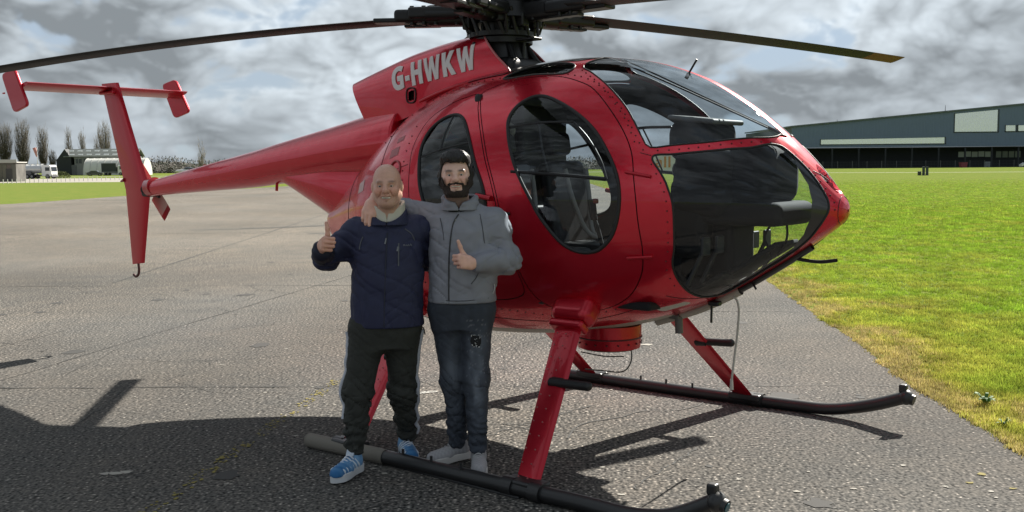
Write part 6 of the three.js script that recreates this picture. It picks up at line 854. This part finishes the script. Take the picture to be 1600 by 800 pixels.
// large dark hangar on the right, its front facing the field
{
  const t = W2('long dark blue-grey hangar with a rising roofline on the right horizon', 'hangar', 'hangar', [0, 0, -356]);
  const clad = pixelTexture(256, (i, j) => { const v = 1 + 0.06 * n2(i / 14, j / 90) + ((i % 16) < 2 ? -0.10 : 0); return [0.13 * v, 0.18 * v, 0.27 * v]; }); clad.repeat.set(0.12, 0.12);
  const X0 = 98.9, X1 = 250, roof = (x) => 14.6 + (x - X0) * 0.0885, s = new THREE.Shape([[X0, 7.3], [X1, 7.3], [X1, roof(X1)], [X0, roof(X0)]].map((p) => new THREE.Vector2(...p)));
  const holes = []; const rect = (x0, x1, y0, y1, y2 = y1) => { const p = new THREE.Path([[x0, y0], [x1, y0], [x1, y2], [x0, y1]].map((q) => new THREE.Vector2(...q))); s.holes.push(p); holes.push([x0, x1, y0, y1, y2]); };
  rect(109.2, 152.9, 8.5, 10.1, 10.6); rect(156.2, 171.4, 12.5, roof(156.2) - 0.9, roof(171.4) - 0.9); rect(174.2, 177.8, 12.6, 14.6); rect(178.6, 186, 12.6, 14.6); rect(187, 194, 12.6, 14.6);
  const g = new THREE.ExtrudeGeometry(s, { depth: 0.35, bevelEnabled: false }).translate(0, 0, -0.35); obj('cladding', g, M(1, 1, 1, 0.6, { map: clad }), t);
  const glow = M(0.88, 0.92, 0.93, 0.22, { metalness: 0.9 }), mull = M(0.20, 0.23, 0.24, 0.5), edge = M(0.03, 0.042, 0.05, 0.5);
  holes.forEach(([x0, x1, y0, y1, y2], k) => { const w = obj('window', box(0.01, 0.01, 0.01, x0, y0, -0.32), edge, t); w.name = numbered('window'); const n = k === 0 ? 12 : k === 1 ? 10 : 2, tops = (x) => mix(y1, y2, (x - x0) / (x1 - x0));
    for (let i = 0; i < n; i++) { const a = mix(x0, x1, i / n) + 0.02, b = mix(x0, x1, (i + 1) / n) - 0.02, q = new THREE.Shape([[a, y0], [b, y0], [b, tops(b)], [a, tops(a)]].map((p) => new THREE.Vector2(...p))); obj('pane', new THREE.ExtrudeGeometry(q, { depth: 0.05, bevelEnabled: false }).translate(0, 0, -0.24), glow, w); }
    obj('frame', [box(x1 - x0 + 0.8, 0.35, 0.12, (x0 + x1) / 2, y0 - 0.18, 0.05), box(0.35, y1 - y0 + 0.35, 0.12, x0 - 0.18, (y0 + y1) / 2, 0.05), box(0.35, y2 - y0 + 0.35, 0.12, x1 + 0.18, (y0 + y2) / 2, 0.05)], edge, w); });
  const roofS = new THREE.Shape([[X0 - 0.6, roof(X0)], [X1, roof(X1)], [X1, roof(X1) + 0.5], [X0 - 0.6, roof(X0) + 0.45]].map((p) => new THREE.Vector2(...p))); obj('roof', new THREE.ExtrudeGeometry(roofS, { depth: 70, bevelEnabled: false }).translate(0, 0, -69.4), M(0.10, 0.125, 0.14, 0.6), t);
  obj('end_wall', box(0.3, 14.4, 69, X0 + 0.15, 7.2, -35), M(0.075, 0.095, 0.105, 0.7), t); obj('back_wall', [box(X1 - X0, 7.3, 0.3, (X0 + X1) / 2, 3.65, -6.5)], M(0.010, 0.013, 0.017, 0.8), t); obj('soffit', box(X1 - X0, 0.3, 6.6, (X0 + X1) / 2, 7.1, -3.6), M(0.02, 0.025, 0.03, 0.8), t);
  for (let x = 104; x < 246; x += 9.4) obj('column', box(0.5, 7.0, 0.5, x, 3.5, -0.6), M(0.018, 0.022, 0.027, 0.7), t);
  for (let i = 0; i < 5; i++) obj('low_window', box(2.1, 1.9, 0.1, 161.6 + i * 2.4, 4.6 + 0.1 * (i % 2), -6.25), M(0.30, 0.34, 0.30, 0.25), t); for (let i = 0; i < 4; i++) obj('low_window', box(1.9, 2.2, 0.1, 175 + i * 2.3, 4.5, -6.25), M(0.12, 0.15, 0.12, 0.25), t);
  obj('roof_fan', [[118, 1.2], [131, 0.9], [157, 2.6]].map(([x, h]) => rod([x, roof(x), -10], [x, roof(x) + h, -10], 0.14, 0.08, 6)), M(0.2, 0.2, 0.2, 0.5), t);
}
{ // fence before the hangar
  const t = W2('long dark mesh fence on thin posts in front of the large hangar', 'perimeter_fence', 'fence', [0, 0, -343]), fm = M(0.045, 0.05, 0.056, 0.7), pm = M(0.11, 0.115, 0.12, 0.6);
  const wires = []; for (let x = 100; x < 200; x += 0.5) wires.push(box(0.05, 2.1, 0.02, x, 1.15, 0)); for (const y of [0.3, 1.2, 2.2]) wires.push(box(100, 0.05, 0.03, 150, y, 0.03)); const w = obj('mesh_wires', wires, fm, t); w.userData.kind = 'stuff'; for (let x = 101; x < 200; x += 5) obj('post', box(0.14, 2.45, 0.14, x, 1.22, 0.1), pm, t);
}
{ const t = W2('small red skip standing behind the fence below the big translucent window', 'skip', 'skip', [155.2, 0, -347]); const s = new THREE.Shape([[-0.9, 0], [0.9, 0], [1.15, 1.7], [-1.15, 1.7]].map((p) => new THREE.Vector2(...p))); obj('container', new THREE.ExtrudeGeometry(s, { depth: 1.6, bevelEnabled: true, bevelSize: 0.05, bevelThickness: 0.05, bevelSegments: 1 }), M(0.30, 0.055, 0.07, 0.6), t); obj('rim', box(2.5, 0.12, 1.8, 0, 1.74, 0.8), M(0.24, 0.05, 0.06, 0.6), t); }
{ const t = W2('pale grey cabinet behind the fence right of the red skip', 'cabinet', 'cabinet', [163.8, 0, -347]); obj('body', rbox(1.7, 1.9, 1.0, 0.05, 0, 0.98, 0), M(0.22, 0.25, 0.26, 0.6), t); obj('door', box(0.75, 1.6, 0.04, -0.4, 0.98, 0.51), M(0.18, 0.2, 0.21, 0.6), t); obj('door', box(0.75, 1.6, 0.04, 0.4, 0.98, 0.51), M(0.18, 0.2, 0.21, 0.6), t); }
car('parked_car', 'white car half out of the frame in front of the large hangar fence', [171.8, 0, -336], 0.05, [0.70, 0.70, 0.69]);
{ const t = W2('dark twin-panel marker board standing in the field before the hangar', 'marker_board', 'sign', [56.3, 0, -137]); for (const x of [-0.24, 0.24]) obj('board', rbox(0.36, 1.12, 0.10, 0.02, x, 0.62, 0), M(0.035, 0.05, 0.052, 0.6), t); obj('foot', box(0.9, 0.08, 0.3, 0, 0.04, 0), M(0.1, 0.1, 0.1, 0.8), t); }
{ const t = W2('small low ground marker box to the left of the twin-panel marker board', 'ground_marker', 'marker', [55.1, 0, -136]); obj('body', rbox(0.42, 0.55, 0.3, 0.04, 0, 0.3, 0), M(0.05, 0.055, 0.045, 0.7), t); obj('stake', box(0.08, 0.3, 0.08, 0, 0.15, 0.17), M(0.03, 0.03, 0.03, 0.7), t); }
// white board with orange letters, seen through the cockpit
{
  const t = W2('white board with orange letters seen through the cockpit glass', 'notice_board', 'sign', [9.15, 0, -60]); obj('board', rbox(2.1, 1.06, 0.06, 0.02, 0, 1.85, 0), M(0.62, 0.60, 0.56, 0.5), t); obj('frame', [box(2.16, 0.05, 0.1, 0, 1.30, 0), box(2.16, 0.05, 0.1, 0, 2.40, 0)], M(0.3, 0.3, 0.3, 0.6), t); for (const x of [-0.9, 0.9]) obj('post', rod([x, 0, -0.06], [x, 2.4, -0.06], 0.04, 0.04, 8), M(0.2, 0.2, 0.2, 0.6), t);
  const f2 = await new FontLoader().loadAsync('fonts/droid/droid_sans_bold.typeface.json'); let pen = -0.62; for (const ch of 'all') { const g = new TextGeometry(ch, { font: f2, size: 0.62, depth: 0.02, curveSegments: 5 }); g.computeBoundingBox(); const w = g.boundingBox.max.x; g.translate(pen, 1.56, 0.032); pen += w + 0.06; obj('letter', g, M(0.52, 0.22, 0.05, 0.5), t); }
}

// ------------------------------------------------------------------ render
const renderer = new THREE.WebGLRenderer({ antialias: true });
renderer.setSize(1024, 512);
renderer.toneMapping = THREE.LinearToneMapping;
renderer.toneMappingExposure = EXPOSURE;
renderer.shadowMap.enabled = true;
renderer.render(scene, camera);
